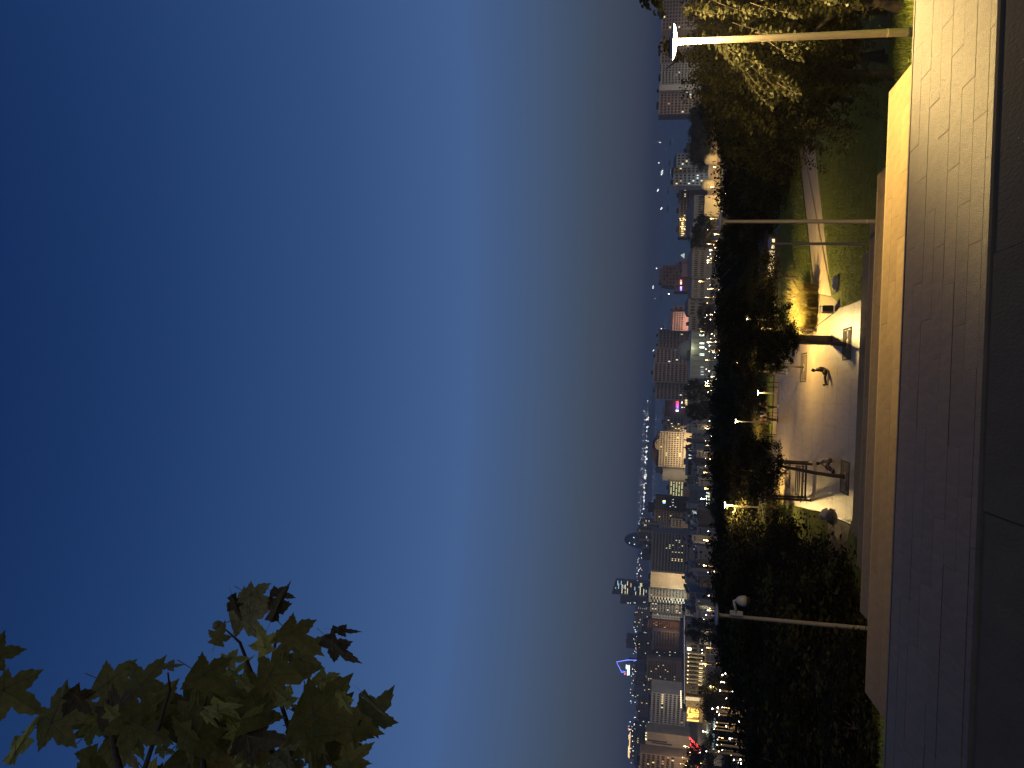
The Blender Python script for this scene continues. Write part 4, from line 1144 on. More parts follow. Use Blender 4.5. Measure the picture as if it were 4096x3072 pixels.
def building(name, label, cat, xr, xb, y0, y1, Y, rows, cols, wall, zb=-41.0, depth=16, yaw=0.0, lit=None, plit=0.03, kinds='ooowr', wf=(0.55, 0.55), margin=(0.6, 0.8), bands=True, balc=None, roof='flat', group=None, skip=None, roofm=None, ybot=None):
    """xr roof line and xb lowest visible window line in the photo, y0..y1 its sides, Y its distance"""
    xm = (xr + xb) / 2
    pR, pL = at(xm, y0, Y), at(xm, y1, Y)
    zt = at(xr, (y0 + y1) / 2, Y).z
    zv = at(xb, (y0 + y1) / 2, Y).z
    wd = (pR.x - pL.x) / max(0.3, math.cos(yaw))
    t = thing(name, label, cat, ((pR.x + pL.x) / 2, Y, zb), yaw, group)
    h = zt - zb
    MB().box(-wd / 2, wd / 2, 0, depth, 0, h).build('wall', wall, t)
    pm = roofm or ROOFD
    if roof == 'flat':
        MB().box(-wd / 2 - .15, wd / 2 + .15, -.2, depth + .15, h + .005, h + .35).build('parapet', RIB if wall is not DARKW else ROOFD, t)
        MB().box(-wd * .12, wd * .1, depth * .3, depth * .7, h + .36, h + 2.6).build('roof_cabin', pm, t)
    elif roof == 'hip':
        MB().add([(-wd / 2 - .5, -.5, h), (wd / 2 + .5, -.5, h), (wd / 2 + .5, depth, h), (-wd / 2 - .5, depth, h), (-wd * .3, depth * .3, h + wd * .09 + 1), (wd * .3, depth * .3, h + wd * .09 + 1), (wd * .3, depth * .7, h + wd * .09 + 1), (-wd * .3, depth * .7, h + wd * .09 + 1)],
                 [(0, 1, 5, 4), (1, 2, 6, 5), (2, 3, 7, 6), (3, 0, 4, 7), (4, 5, 6, 7)]).build('roof', pm, t)
    zv0 = max(0.5, zv - zb)
    fh = (h - zv0 - margin[1]) / max(1, rows)
    cw = (wd - margin[0] * 2) / max(1, cols)
    g = random.Random(int(xr * 3 + y0))
    if bands and rows:
        for r in range(rows + 1):
            z = zv0 + r * fh
            MB().box(-wd / 2 - .06, wd / 2 + .06, -.12, -.001, z - .12, z + .1).build('floor_band', RIB if wall is not RIB else CONC, t)
    n = 0
    for r in range(rows):
        for c in range(cols):
            if skip and skip(r, c): continue
            k = 'd'
            if lit and (r, c) in lit: k = lit[(r, c)]
            elif g.random() < plit: k = g.choice(kinds)
            x_ = -wd / 2 + margin[0] + (c + .5) * cw
            z_ = h - margin[1] - (r + 1) * fh + fh * (1 - wf[1]) * .5
            link('window', win_mesh(k), t, (x_, -0.002, z_), 0, (cw * wf[0], 1.6, fh * wf[1]))
            n += 1
            if balc and c in balc:
                MB().box(x_ - cw * .48, x_ + cw * .48, -1.2, -.17, z_ - fh * .2, z_ - fh * .2 + .18).box(x_ - cw * .48, x_ + cw * .48, -1.22, -1.14, z_ - fh * .2 + .18, z_ + fh * .18).build('balcony', wall, t)
    t['w'] = wd
    return t, wd, h
def flood(x, y, Y, size, energy, col, tx, ty, off=24, z=-36):
    """a ground floodlight standing in front of a facade"""
    p_ = at(x, y, Y - off)
    q_ = at(tx, ty, Y)
    lamp('AREA', (p_.x, Y - off, z), energy * 0.2, col, size, q_, sizey=2.0)

# --- right: long apartment blocks
for y_ in (40, 160, 290, 400):  # broad lights added to brighten the block facades, standing in for street lighting
    lamp('AREA', (at(2790, y_, 700).x, 702, -34), 4200, (1, .84, .66), 14, at(2690, y_, 755), sizey=3)
for y_ in (640, 718):  # likewise added, to brighten the fronts of the pale towers
    lamp('AREA', (at(2830, y_, 670).x, 672, -34), 2600, (.85, .95, 1), 8, at(2760, y_, 700), sizey=3)
AP = 'apartment blocks on the right skyline'
building('apartment_block', 'brownish apartment block at the far right with a thick dark roof edge', 'building', 2650, 2775, -60, 118, 740, 10, 12, BRWN, group=AP, roofm=ROOFD, plit=.02)
t, wd, h = building('apartment_block', 'apartment block behind the bright lamp with one blank pale end wall', 'building', 2645, 2770, 119, 252, 760, 10, 9, BRWN, group=AP, plit=.04, skip=lambda r, c: c > 5)
building('apartment_block', 'apartment block with paired columns of small windows left of the bright lamp', 'building', 2645, 2775, 253, 336, 755, 10, 8, CONC, group=AP, plit=.04, lit={(5, 4): 'w'}, balc=(2, 3, 4))
building('apartment_block', 'tall blank pale stair wall joining two apartment blocks', 'building', 2638, 2770, 337, 360, 752, 0, 0, LITE, group=AP)
building('apartment_block', 'apartment block at the left end of the row with lit ground floor shops', 'building', 2637, 2768, 361, 456, 758, 9, 8, BRWN, group=AP, plit=.04, lit={(7, 7): 'w', (8, 7): 'w', (8, 6): 'w', (8, 5): 'o'})
building('apartment_tower', 'pale apartment tower with a rounded roof above the nearer lit dome', 'building', 2705, 2832, 613, 664, 700, 8, 4, LITE, plit=.05, lit={(3, 3): 'r', (1, 0): 'w'}, roof='hip', roofm=ROOFB)
building('apartment_tower', 'dark link block between two pale apartment towers', 'building', 2694, 2832, 665, 693, 706, 8, 2, BRWN, plit=.06, roof='hip')
building('apartment_tower', 'pale apartment tower with rows of lit windows above the farther lit dome', 'building', 2695, 2832, 694, 742, 702, 8, 4, CONC, plit=.05, lit={(4, 1): 'w', (5, 2): 'w', (5, 3): 'w', (3, 0): 'w', (1, 1): 'r'})
building('low_block', 'low dark block with lit windows left of the pale towers', 'building', 2718, 2760, 745, 800, 760, 3, 6, DARKW, lit={(1, 1): 'o', (1, 2): 'y', (1, 4): 'o'})
building('low_block', 'low brown block with shuttered bays before the bright rooftop restaurant', 'building', 2718, 2758, 801, 868, 765, 3, 8, BRWN, lit={(1, 0): 'o'})
t, wd, h = building('rooftop_restaurant', 'rooftop restaurant blazing with golden lamps', 'building', 2716, 2762, 869, 948, 770, 2, 10, DARKW, lit={(0, c): 'o' for c in range(10)}, bands=False)
for k in range(24):
    MB().lathe([(0, .5), (.5, 0), (0, -.5)], 6, c=(random.uniform(-wd / 2, wd / 2), -1.0 - random.random(), h - random.uniform(.3, 9))).build('bulb', glow('bulb_gold', (1, .72, .25), 6), t)
lamp('POINT', (at(2730, 905, 765).x, 758, at(2725, 905, 765).z), 2500, (1, .7, .3), 1)
building('low_hall', 'low blue grey roofed hall before the rooftop restaurant', 'building', 2775, 2835, 780, 905, 650, 1, 12, BLUEW, roof='hip', roofm=ROOFB, plit=0)
building('low_hall', 'low grey hall between grove and rooftop restaurant', 'building', 2762, 2800, 810, 950, 700, 2, 12, CONC, roof='hip', roofm=ROOFB, plit=0)
building('small_house', 'small block with four orange windows between grove and pale towers', 'building', 2748, 2830, 570, 611, 720, 3, 4, DARKW, lit={(0, 0): 'r', (0, 2): 'r', (1, 1): 'o', (2, 3): 'y', (2, 1): 'w'})

# long curved retaining wall with two lit domes
ar = thing('arena_wall', 'long floodlit tan wall of the garden theatre along the foot of the slope', 'wall', (at(2845, 700, 640).x, 640, -41))
X0, X1 = at(2845, 868, 640).x - ar.location.x, at(2845, 445, 640).x - ar.location.x
ht = at(2836, 700, 640).z + 41
TANW = wallm('tan_wall', (0.42, 0.34, 0.24))
nb = 14
for k in range(nb):
    a, b = X0 + (X1 - X0) * k / nb, X0 + (X1 - X0) * (k + 1) / nb
    MB().box(a + .12, b - .12, 0, 3, 0, ht).build('wall_panel', TANW, ar)
MB().box(X0, X1, -.3, 3.2, ht, ht + .5).build('coping', RIB, ar)
for x, y, r_, lab in ((2838, 631, 21, 'glowing yellow dome with bare tree shadows, nearer the grove'), (2827, 735, 20, 'glowing yellow dome with a lamp mast, farther from the grove')):
    p_ = at(x, y, 632)
    r_ = r_ / FOC * 632
    d = thing('dome', lab, 'dome', (p_.x, 636, p_.z))
    MB().lathe([(r_, -6), (r_, 0), (r_ * .95, r_ * .32), (r_ * .8, r_ * .62), (r_ * .55, r_ * .84), (r_ * .25, r_ * .96), (0, r_)], 24).build('shell', wallm('dome_plaster', (0.55, 0.45, 0.26)), d, smooth=True)
    MB().lathe([(r_ * 1.05, -.3), (r_ * 1.05, .25), (r_, .3)], 24).build('rim', RIB, d)
    lamp('POINT', (p_.x + 4, 622, p_.z - 1.5), 1500, (1, .78, .32), .8)
t, wd, h = building('lit_pylon_wall', 'bright yellow floodlit wall with a sloping top at the left end of the long tan wall', 'wall', 2820, 2850, 782, 866, 628, 0, 0, wallm('pylon_wall', (0.5, 0.41, 0.25)), depth=6)
lamp('AREA', (at(2850, 822, 605).x, 606, -38), 5000, (1, .74, .32), 14, at(2835, 822, 628), sizey=1)
for y in (520, 600, 690, 760):
    lamp('AREA', (at(2860, y, 615).x, 618, -39), 1800, (1, .66, .32), 10, at(2848, y, 640), sizey=1)
building('long_hall', 'long low dark purple roofed building above the tan wall', 'building', 2822, 2840, 448, 600, 665, 0, 0, DARKW, depth=30, roofm=ROOFD)

# middle: classical blue grey complex
CL = 'low classical buildings of the waterfront quarter'
building('classical_building', 'grey classical building with two rows of small windows, right part of the complex', 'building', 2768, 2822, 990, 1110, 690, 2, 14, CONC, group=CL, plit=0, roof='hip', roofm=ROOFB)
building('classical_building', 'grey classical wing left of the street lamp pair', 'building', 2766, 2822, 1111, 1192, 694, 2, 9, CONC, group=CL, plit=0, roof='hip', roofm=ROOFB)
building('classical_building', 'plain grey wing with scattered dark windows left of the classical pair', 'building', 2752, 2815, 1193, 1262, 700, 2, 5, CONC, group=CL, plit=0, roof='hip', roofm=ROOFB)
building('classical_building', 'grey wing with three bays of paired windows beside the domed hall', 'building', 2758, 2815, 1263, 1322, 696, 2, 6, CONC, group=CL, plit=0, lit={(1, 0): 'w'}, roof='flat')
t, wd, h = building('domed_hall', 'grey hall with tall bright arched windows below the great dome', 'building', 2765, 2800, 1323, 1512, 680, 0, 0, CONC, depth=40, group=CL)
for y in (1340, 1374, 1389, 1418):
    x_ = at(2800, y, 680).x - t.location.x
    z_ = at(2817, y, 680).z + 41
    hh = 4.2
    MB().add([(x_ - .85, -.1, z_), (x_ + .85, -.1, z_), (x_ + .85, -.1, z_ + hh - .9), (x_ + .5, -.1, z_ + hh - .2), (x_, -.1, z_ + hh), (x_ - .5, -.1, z_ + hh - .2), (x_ - .85, -.1, z_ + hh - .9)], [(0, 1, 2, 3, 4, 5, 6)]).box(x_ - .08, x_ + .08, -.2, -.101, z_, z_ + hh).build('arched_window', glow('arch_window', (0.85, 1.0, 0.85), 2.2), t)
for y in (1468, 1480, 1487, 1498):
    x_ = at(2800, y, 680).x - t.location.x
    MB().box(x_ - .12, x_ + .12, -.3, -.1, at(2815, y, 680).z + 41, at(2802, y, 680).z + 41).build('light_strip', glow('strip_white', (0.9, 1, .95), 1.6), t)
for k in range(9):
    x_ = -wd / 2 + wd * (k + .5) / 9
    MB().box(x_ - .3, x_ + .3, -.5, -.001, h - 12, h - .5).build('pilaster', RIB, t)
p_ = at(2768, 1402, 700)
r_ = 43 / FOC * 700
d = thing('dome', 'great grey dome behind the hall with arched windows', 'dome', (p_.x, 702, p_.z))
MB().lathe([(r_, -8), (r_, 0), (r_ * .97, r_ * .3), (r_ * .86, r_ * .65), (r_ * .66, r_ * .98), (r_ * .4, r_ * 1.22), (r_ * .15, r_ * 1.34), (0, r_ * 1.36)], 32, sy=.7).build('shell', wallm('lead_grey', (0.22, 0.23, 0.23)), d, smooth=True)
MB().lathe([(r_ * .12, r_ * 1.33), (r_ * .1, r_ * 1.5), (0, r_ * 1.65)], 12).build('lantern', RIB, d)
for k in range(12):
    a = math.pi * (k + .5) / 12
    MB().lathe([(.5, -1), (.5, 1.2), (0, 1.9)], 8, c=(math.cos(a) * r_ * 1.02, -math.sin(a) * r_ * .72, 0)).build('finial', RIB, d)
lamp('POINT', (p_.x + 1, 676, p_.z + 2), 1600, (.9, 1, .6), .6)
# pyramid block and neighbours on the waterfront
t, wd, h = building('stepped_tower', 'brown pyramid shaped block with blue and violet lights at its foot', 'building', 2665, 2732, 1068, 1150, 960, 0, 0, BRWN, lit={})
for k, (a, b, xx, xt) in enumerate(((1052, 1166, 2700, 2725), (1060, 1142, 2650, 2665), (1074, 1130, 2636, 2650))):
    qa, qb = at(xx, a, 955 - k), at(xx, b, 955 - k)
    MB().box(qb.x - t.location.x, qa.x - t.location.x, -6 + k, 20, 0, at(xx, (a + b) / 2, 955).z + 41).build('tier', BRWN, t)
for i in range(5):
    for j in range(6):
        if (i * 7 + j * 3) % 4 == 0: continue
        p_ = at(2660 + i * 13, 1072 + j * 14, 948)
        link('window', win_mesh('o' if (i, j) in ((3, 1),) else 'r' if (i, j) == (0, 4) else 'd'), t, (p_.x - t.location.x, -10.2 + 4, p_.z + 41), 0, (2.2, 1, 1.8))
for y, m_ in ((1150, glow('violet_light', (.5, .25, 1), 4)), (1158, glow('blue_light', (.2, .15, 1), 4)), (1133, glow('orange_dot', (1, .6, .3), 3)), (1124, glow('red_dot', (1, .2, .2), 3))):
    p_ = at(2724, y, 940)
    MB().box(-1.3, 1.3, -.3, .3, -1, 1).build('neon_panel', m_, t, (p_.x - t.location.x, 940 - 960, p_.z + 41))
building('waterfront_hall', 'long low pinkish hall right of the pyramid block', 'building', 2729, 2740, 1055, 1100, 930, 0, 0, PINKW)
building('waterfront_hall', 'flat grey pavilion roof with a white sail shaped canopy', 'building', 2727, 2738, 1034, 1056, 935, 0, 0, CONC)
p_ = at(2738, 1022, 930)
t = thing('sail_canopy', 'small bright white sail canopy on the waterfront', 'canopy', (p_.x, 930, p_.z))
MB().add([(-3, 0, 0), (3, 0, 0), (3.2, 2, 0), (-3.2, 2, 0), (0.5, 1, 5)], [(0, 1, 4), (1, 2, 4), (2, 3, 4), (3, 0, 4)]).build('sail', glow('sail_glow', (.8, .9, .8), .6), t)  # cloth emits light itself so that it looks lit
MB().tube([(0.5, 1, -24), (.5, 1, 5.5)], .15, 6).build('mast', RIB, t)
t, wd, h = building('pink_office', 'pink floodlit office block with a grid of dark square windows', 'building', 2692, 2733, 1247, 1322, 850, 4, 9, PINKW, wf=(.62, .62), plit=0, roofm=ROOFD)
MB().box(-wd / 2, wd / 2, .5, 8, h + .4, h + 2.4).build('roof_cabin', ROOFD, t)
for x_ in (-wd * .3, -wd * .1):
    MB().tube([(x_, 4, h), (x_, 4, h + 9)], .1, 5).build('antenna', RIB, t)
flood(2736, 1285, 850, 18, 60000, (1, .6, .45), 2712, 1285, 22)
building('waterfront_hall', 'low grey building right of the pink office', 'building', 2692, 2733, 1224, 1246, 870, 2, 3, CONC, plit=0)
GH = 'stepped wings of the great grey government palace'
for (xr, y0, y1, cols, lab, dd) in [(2634, 1318, 1362, 6, 'right end wing', 0), (2634, 1363, 1394, 4, 'lower wing behind the dome', 4), (2622, 1395, 1452, 7, 'stepped middle wing right of the tallest part', -4), (2614, 1453, 1530, 10, 'tallest central part', -8), (2622, 1531, 1598, 9, 'left end wing', 0)]:
    building('government_palace', 'great grey palace with rows of windows, ' + lab, 'building', xr, 2762, y0, y1, 900 + dd, 9, cols, CONC, group=GH, plit=.012, kinds='wwy', wf=(.62, .62), depth=24, roof='flat')
# dark tower with the coloured sign
t, wd, h = building('sign_tower', 'dark grey tower block with a red to violet to blue neon sign', 'building', 2662, 2752, 1602, 1668, 820, 0, 0, DARKW, depth=14)
MB().box(-wd * .35, wd * .1, 2, 10, h, h + 3).build('roof_cabin', CONC, t)
cols_ = [(1, .08, .08), (1, .1, .25), (1, .1, .5), (.95, .1, .8), (.7, .15, 1), (.4, .2, 1), (.15, .15, 1)]
for k in range(7):
    y = 1606 + k * 5
    p_ = at(2712, y, 815)
    m_ = glow('neon_%d' % k, cols_[k], 3)
    MB().box(-.55, .55, -.3, .3, -.4, .4).build('neon_bar', m_, t, (p_.x - t.location.x, -5, p_.z + 41))
    MB().box(-.16, .16, -.3, .3, .5, 2.3).box(-.45, -.30, -.3, .3, .5, 1.6).build('neon_letter', m_, t, (p_.x - t.location.x, -5, p_.z + 41))
p_ = at(2712, 1643, 815)
MB().box(-.9, .9, -.3, .3, -.6, 2.4).build('neon_panel', glow('neon_white', (1, 1, .8), 2), t, (p_.x - t.location.x, -5, p_.z + 41))
for k in range(3):
    p_ = at(2750, 1602 + k * 9, 812)
    link('window', win_mesh('o'), t, (p_.x - t.location.x, -8, p_.z + 41), 0, (2.2, 1, 2.8))
for (x, y) in ((2728, 1608), (2727, 1612), (2728, 1629), (2737, 1629)):
    p_ = at(x, y, 815)
    MB().lathe([(0, .7), (.7, 0), (0, -.7)], 6).build('lamp_globe', glow('globe_white', (1, .92, .75), 3), t, (p_.x - t.location.x, -7, p_.z + 41))
LB = 'low dark buildings between the sign tower and the hotel'
building('low_block', 'grey low block with a curved attic left of the neon sign', 'building', 2664, 2735, 1670, 1700, 860, 5, 4, CONC, group=LB, plit=.2, kinds='oow')
building('low_block', 'shadowed low block next to the beige hotel', 'building', 2668, 2735, 1701, 1726, 880, 5, 3, DARKW, group=LB, plit=.2, kinds='oor')
building('low_block', 'row of pale domed caps on a low roof behind the hotel', 'building', 2655, 2680, 1655, 1722, 1000, 0, 0, BLUEW, group=LB)
# beige hotel
lt = {(2, 6): 'y', (2, 5): 'y', (7, 6): 'y', (7, 5): 'y', (0, 9): 'o', (6, 14): 'o'}
t, wd, h = building('hotel', 'beige floodlit hotel with a dark mansard roof and an arched gable', 'hotel', 2636, 2737, 1727, 1868, 900, 9, 17, BEIGE, plit=0, lit=lt, wf=(.6, .55), roof='none', bands=True)
MAN = wallm('mansard_slate', (0.045, 0.035, 0.045))
MB().add([(-wd / 2 - .6, -.6, h), (wd / 2 + .6, -.6, h), (wd / 2 + .6, 16, h), (-wd / 2 - .6, 16, h), (-wd / 2 + 1.5, 2, h + 3.4), (wd / 2 - 2, 2, h + 1.2), (wd / 2 - 2, 14, h + 1.2), (-wd / 2 + 1.5, 14, h + 3.4), (-wd * .28, 2.5, h + 8), (wd * .18, 2.5, h + 7.6), (wd * .18, 14, h + 7.6), (-wd * .28, 14, h + 8)],
         [(0, 1, 5, 9, 8, 4), (1, 2, 6, 5), (2, 3, 7, 11, 10, 6), (3, 0, 4, 7), (4, 8, 11, 7), (5, 6, 10, 9), (8, 9, 10, 11)]).build('roof', MAN, t)
xg = at(2636, 1778, 900).x - t.location.x
for r0, r1, m_, yy in ((6.2, 5.2, BEIGE, -1.2), (4.9, 4.1, GLD, -1.0), (4.1, 2.6, BEIGE, -1.15), (2.4, 1.6, GLD, -1.0), (1.6, 0.0, BEIGE, -1.15)):
    mb = MB()
    n = 14
    for k in range(n):
        a0, a1 = math.pi * k / n, math.pi * (k + 1) / n
        mb.add([(xg + math.cos(a0) * r0, yy, h + math.sin(a0) * r0 * .8), (xg + math.cos(a1) * r0, yy, h + math.sin(a1) * r0 * .8), (xg + math.cos(a1) * r1, yy, h + math.sin(a1) * r1 * .8), (xg + math.cos(a0) * r1, yy, h + math.sin(a0) * r1 * .8),
                (xg + math.cos(a0) * r0, 2, h + math.sin(a0) * r0 * .8), (xg + math.cos(a1) * r0, 2, h + math.sin(a1) * r0 * .8)], [(0, 1, 2, 3), (0, 4, 5, 1)])
    mb.build('gable_arch', m_, t)
for c in (3, 6, 9, 12):
    x_ = -wd / 2 + .6 + c * (wd - 1.2) / 17
    MB().box(x_ - .2, x_ + .2, -.4, -.13, 0, h - 2).build('pilaster', BEIGE, t)
for yy in (1750, 1798, 1845):
    flood(2742, yy, 900, 14, 42000, (1, .74, .42), 2690, yy, 26)
building('low_block', 'dim stucco block hard against the left side of the hotel', 'building', 2652, 2735, 1869, 1924, 905, 0, 0, CONC, depth=20)
building('low_block', 'narrow dim tower behind the block beside the hotel', 'building', 2624, 2700, 1873, 1893, 1050, 0, 0, BRWN)
t, wd, h = building('office_building', 'office block with five floors of greenish lit windows', 'building', 2676, 2733, 1925, 1985, 890, 5, 12, DARKW, lit={(r, c): ('y' if (r * 5 + c * 3) % 7 else 'd') for r in range(5) for c in range(12)}, wf=(.85, .5), bands=True)
t, wd, h = building('green_lit_arcade', 'low glass arcade lit dim green at the foot of the hotel', 'building', 2746, 2770, 1795, 1903, 780, 1, 16, BLUEW, lit={(0, c): 'w' for c in (10, 12, 15)}, plit=0, wf=(.8, .7), roofm=ROOFB)
building('dim_block', 'dark brown block with a tiny coloured screen and lit windows low down', 'building', 2622, 2718, 1986, 2042, 930, 9, 9, DARKW, plit=.0, lit={(r, c): 'w' for r in (5, 6, 7) for c in (2, 3, 5, 7) if (r + c) % 2}, bands=False)
p_ = at(2657, 2008, 925)
t = thing('video_screen', 'small bright yellow and blue video screen on the dark block', 'screen', (p_.x, 926, p_.z))
MB().box(-2.0, 2.0, -.2, .3, -1.6, 1.8).build('housing', DARKM, t)
MB().box(-1.9, .0, -.25, -.201, -1.4, 1.6).build('screen_half', glow('screen_blue', (.2, .5, 1), 2.5), t)
MB().box(.0, 1.9, -.26, -.202, -1.4, 1.6).build('screen_half', glow('screen_yellow', (.9, 1, .3), 2.5), t)
building('dim_block', 'dark purple tower stub on the skyline right of the striped towers', 'building', 2592, 2700, 2018, 2052, 1250, 0, 0, ROOFD, bands=False)
building('dim_block', 'dim block with faint curtains of light below the skyline, left of the purple stub', 'building', 2618, 2722, 2043, 2088, 940, 9, 6, BRWN, plit=.06)
building('dim_block', 'pale blue panelled block below the striped towers', 'building', 2637, 2690, 2089, 2136, 1000, 6, 8, BLUEW, plit=0)
building('dim_block', 'tan lit block with a rounded corner under the pale blue block', 'building', 2685, 2728, 2075, 2110, 900, 3, 4, BEIGE, plit=0)
ST = 'striped residential towers under the glass bullet'
for (xr, y0, y1, lab, Yd) in [(2562, 2079, 2108, 'right tower with two blue white bands at its top', 1500), (2553, 2109, 2142, 'middle tower with a pale vertical fin', 1510), (2556, 2143, 2178, 'tower directly below the glass bullet', 1520), (2572, 2179, 2204, 'lowest left tower', 1505)]:
    t, wd, h = building('striped_tower', 'striped residential tower, ' + lab, 'building', xr, 2645, y0, y1, Yd, 14, 3, BRWN, group=ST, plit=.06, kinds='wwo', wf=(.85, .45), bands=True)
    MB().box(-wd * .08, wd * .08, -.8, -.2, h * .2, h).build('fin', LITE, t)
p_ = at(2562, 2162, 2300)
r_ = 33 / FOC * 2300
zt = at(2497, 2162, 2300).z
t = thing('glass_bullet_tower', 'blue glass tower with a rounded bullet shaped top', 'tower', (p_.x, 2300, -41))
H_ = zt + 41
MB().lathe([(r_, 0), (r_, H_ - r_ * 2.0), (r_ * .96, H_ - r_ * 1.5), (r_ * .86, H_ - r_ * 1.0), (r_ * .7, H_ - r_ * .55), (r_ * .45, H_ - r_ * .18), (r_ * .2, H_ - .6), (0, H_)], 28).build('glass_shell', GLASSW, t, smooth=True)
for k in range(9):
    MB().lathe([(r_ * 1.005, H_ - r_ * 2 - k * 5), (r_ * 1.005, H_ - r_ * 2 - k * 5 + .5)], 28).build('ring_band', ROOFB, t)
for (x, y) in ((2518, 2172), (2538, 2177), (2535, 2150)):
    q = at(x, y, 2296 - r_)
    MB().lathe([(0, 1.6), (1.6, 0), (0, -1.6)], 6).build('lamp', glow('beacon_white', (.8, .9, 1), 3), t, (q.x - t.location.x, q.y - 2300, q.z + 41))
building('dim_block', 'dark spiked roof block left of the striped towers', 'building', 2572, 2600, 2205, 2240, 1450, 0, 0, DARKW, roof='hip')
lt = {}
for r in range(12):
    for c in range(22):
        pass
lt = {(5, 6): 'y', (5, 7): 'y', (5, 8): 'y', (6, 6): 'y', (6, 10): 'y', (7, 10): 'y', (8, 10): 'y', (9, 10): 'y', (6, 14): 'o', (7, 14): 'o', (8, 14): 'o', (9, 14): 'o', (6, 15): 'o', (7, 15): 'o', (8, 15): 'o', (9, 15): 'o', (7, 3): 'w', (8, 3): 'y', (8, 4): 'y'}
lt = {(r, 21 - c): k for (r, c), k in lt.items()}
building('apartment_slab', 'very wide dark grey apartment slab with a few stacks of yellow windows', 'building', 2606, 2760, 2133, 2288, 760, 12, 22, CONC, plit=.008, lit=lt, wf=(.55, .45), depth=20, yaw=-0.05)
# tan blind wall + apartment building left of it
t, wd, h = building('blind_wall_building', 'apartment building end wall, blank and floodlit tan', 'building', 2603, 2740, 2292, 2354, 860, 0, 0, BEIGE, depth=30, yaw=0.0)
flood(2748, 2322, 860, 16, 78000, (1, .76, .44), 2665, 2322, 30)
lamp('AREA', (at(2640, 2322, 820).x, 824, -8), 3500, (1, .76, .44), 14, at(2625, 2322, 860), sizey=2)
building('apartment_building', 'grey apartment wing with narrow windows between the tan end wall and the white balconies', 'building', 2596, 2738, 2355, 2388, 868, 11, 7, CONC, plit=.02, wf=(.5, .5))
t, wd, h = building('apartment_building', 'apartment wing with two columns of bright white scalloped balconies', 'building', 2596, 2738, 2389, 2413, 864, 0, 0, LITE)
mB = wallm('balcony_white', (0.75, 0.75, 0.68))
for r in range(12):
    for c in (0, 1):
        z_ = h - 5 - r * 3.3 - c * 1.6
        if r == 7 and c == 0: continue
        x_ = (-.22 if c else .22) * wd
        MB().lathe([(1.5, 0), (1.7, .25), (1.6, 1.25), (1.45, 1.25), (1.4, .2)], 10, c=(x_, -.6, z_)).box(x_ - 1.2, x_ + 1.2, -.25, -.05, z_ + 1.3, z_ + 2.9, 1).build('balcony', [mB, GLD], t)
lamp('AREA', (at(2735, 2401, 845).x, 850, -38), 3500, (.9, 1, .85), 3, at(2640, 2401, 860), sizey=2)
building('apartment_building', 'grey apartment wing with a grid of windows, several lit cream and orange', 'building', 2602, 2738, 2414, 2452, 866, 11, 5, CONC, plit=.03, lit={(0, 4): 'o', (1, 4): 'w', (0, 1): 'w', (1, 1): 'o', (5, 1): 'w', (8, 0): 'r', (8, 1): 'o', (8, 3): 'r', (8, 4): 'r'}, wf=(.6, .55))
building('apartment_building', 'pale edge wing of the apartment building with one narrow window column', 'building', 2610, 2738, 2453, 2478, 868, 11, 2, LITE, plit=.02, lit={(1, 1): 'w'}, wf=(.3, .5))
MB_ = 0
# slanted tower and its dark twin
def slant_tower(name, label, x_hi, x_lo, y0, y1, xb, Y, mtl):
    pR, pL = at(xb, y0, Y), at(xb, y1, Y)
    zR, zL = at(x_hi[0], y0, Y).z, at(x_hi[1], y1, Y).z
    t = thing(name, label, 'tower', ((pR.x + pL.x) / 2, Y, -41))
    w2 = (pR.x - pL.x) / 2
    hR, hL = zR + 41, zL + 41
    MB().add([(-w2, 0, 0), (w2, 0, 0), (w2, 0, hR), (-w2, 0, hL), (-w2, 30, 0), (w2, 30, 0), (w2, 30, hR), (-w2, 30, hL)], [(0, 1, 2, 3), (5, 4, 7, 6), (1, 5, 6, 2), (4, 0, 3, 7), (3, 2, 6, 7)]).build('glass_shell', mtl, t)
    return t, w2, hR, hL
t, w2, hR, hL = slant_tower('slanted_tower', 'tall glass tower with a slanted top and glowing floor bands', (2462, 2446), 0, 2332, 2388, 2590, 2400, GLASSW)
for (x, f0, f1, k) in [(2470, .0, .35, 'c'), (2474, .2, .6, 'c'), (2484, .0, .3, 'c'), (2488, .25, .9, 'y'), (2496, .3, .55, 'c'), (2501, .25, .6, 'y'), (2501, .7, .98, 'y'), (2509, .0, .3, 'y'), (2510, .5, .98, 'y'), (2523, .12, .4, 'o'), (2539, .35, .6, 'c'), (2543, .7, .98, 'y'), (2556, .3, .4, 'c'), (2561, .05, .98, 'y'), (2566, .05, .3, 'y'), (2575, .45, .9, 'y'), (2585, .5, .7, 'c'), (2462, .5, .6, 'c')]:
    z_ = at(x, 2360, 2400).z + 41
    m_ = {'c': glow('band_cool', (.55, .8, 1), 1.0), 'y': glow('band_yellow', (1, .85, .5), 1.3), 'o': glow('band_orange', (1, .6, .2), 1.2)}[k]
    MB().box(w2 - 2 * w2 * f1, w2 - 2 * w2 * f0, -.4, -.01, z_ - 1.1, z_ + 1.1).build('lit_floor', m_, t)
for k in range(16):
    z_ = 20 + k * (hL - 30) / 16
    MB().box(-w2 - .2, w2 + .2, -.25, -.005, z_, z_ + .5).build('floor_band', ROOFB, t)
t, w2, hR, hL = slant_tower('dark_tower', 'dark smooth tower standing left of the slanted glass tower', (2482, 2480), 0, 2389, 2424, 2590, 2380, mat('dark_tower_skin', (0.09, 0.09, 0.10), 0.5, 0.15, .05))
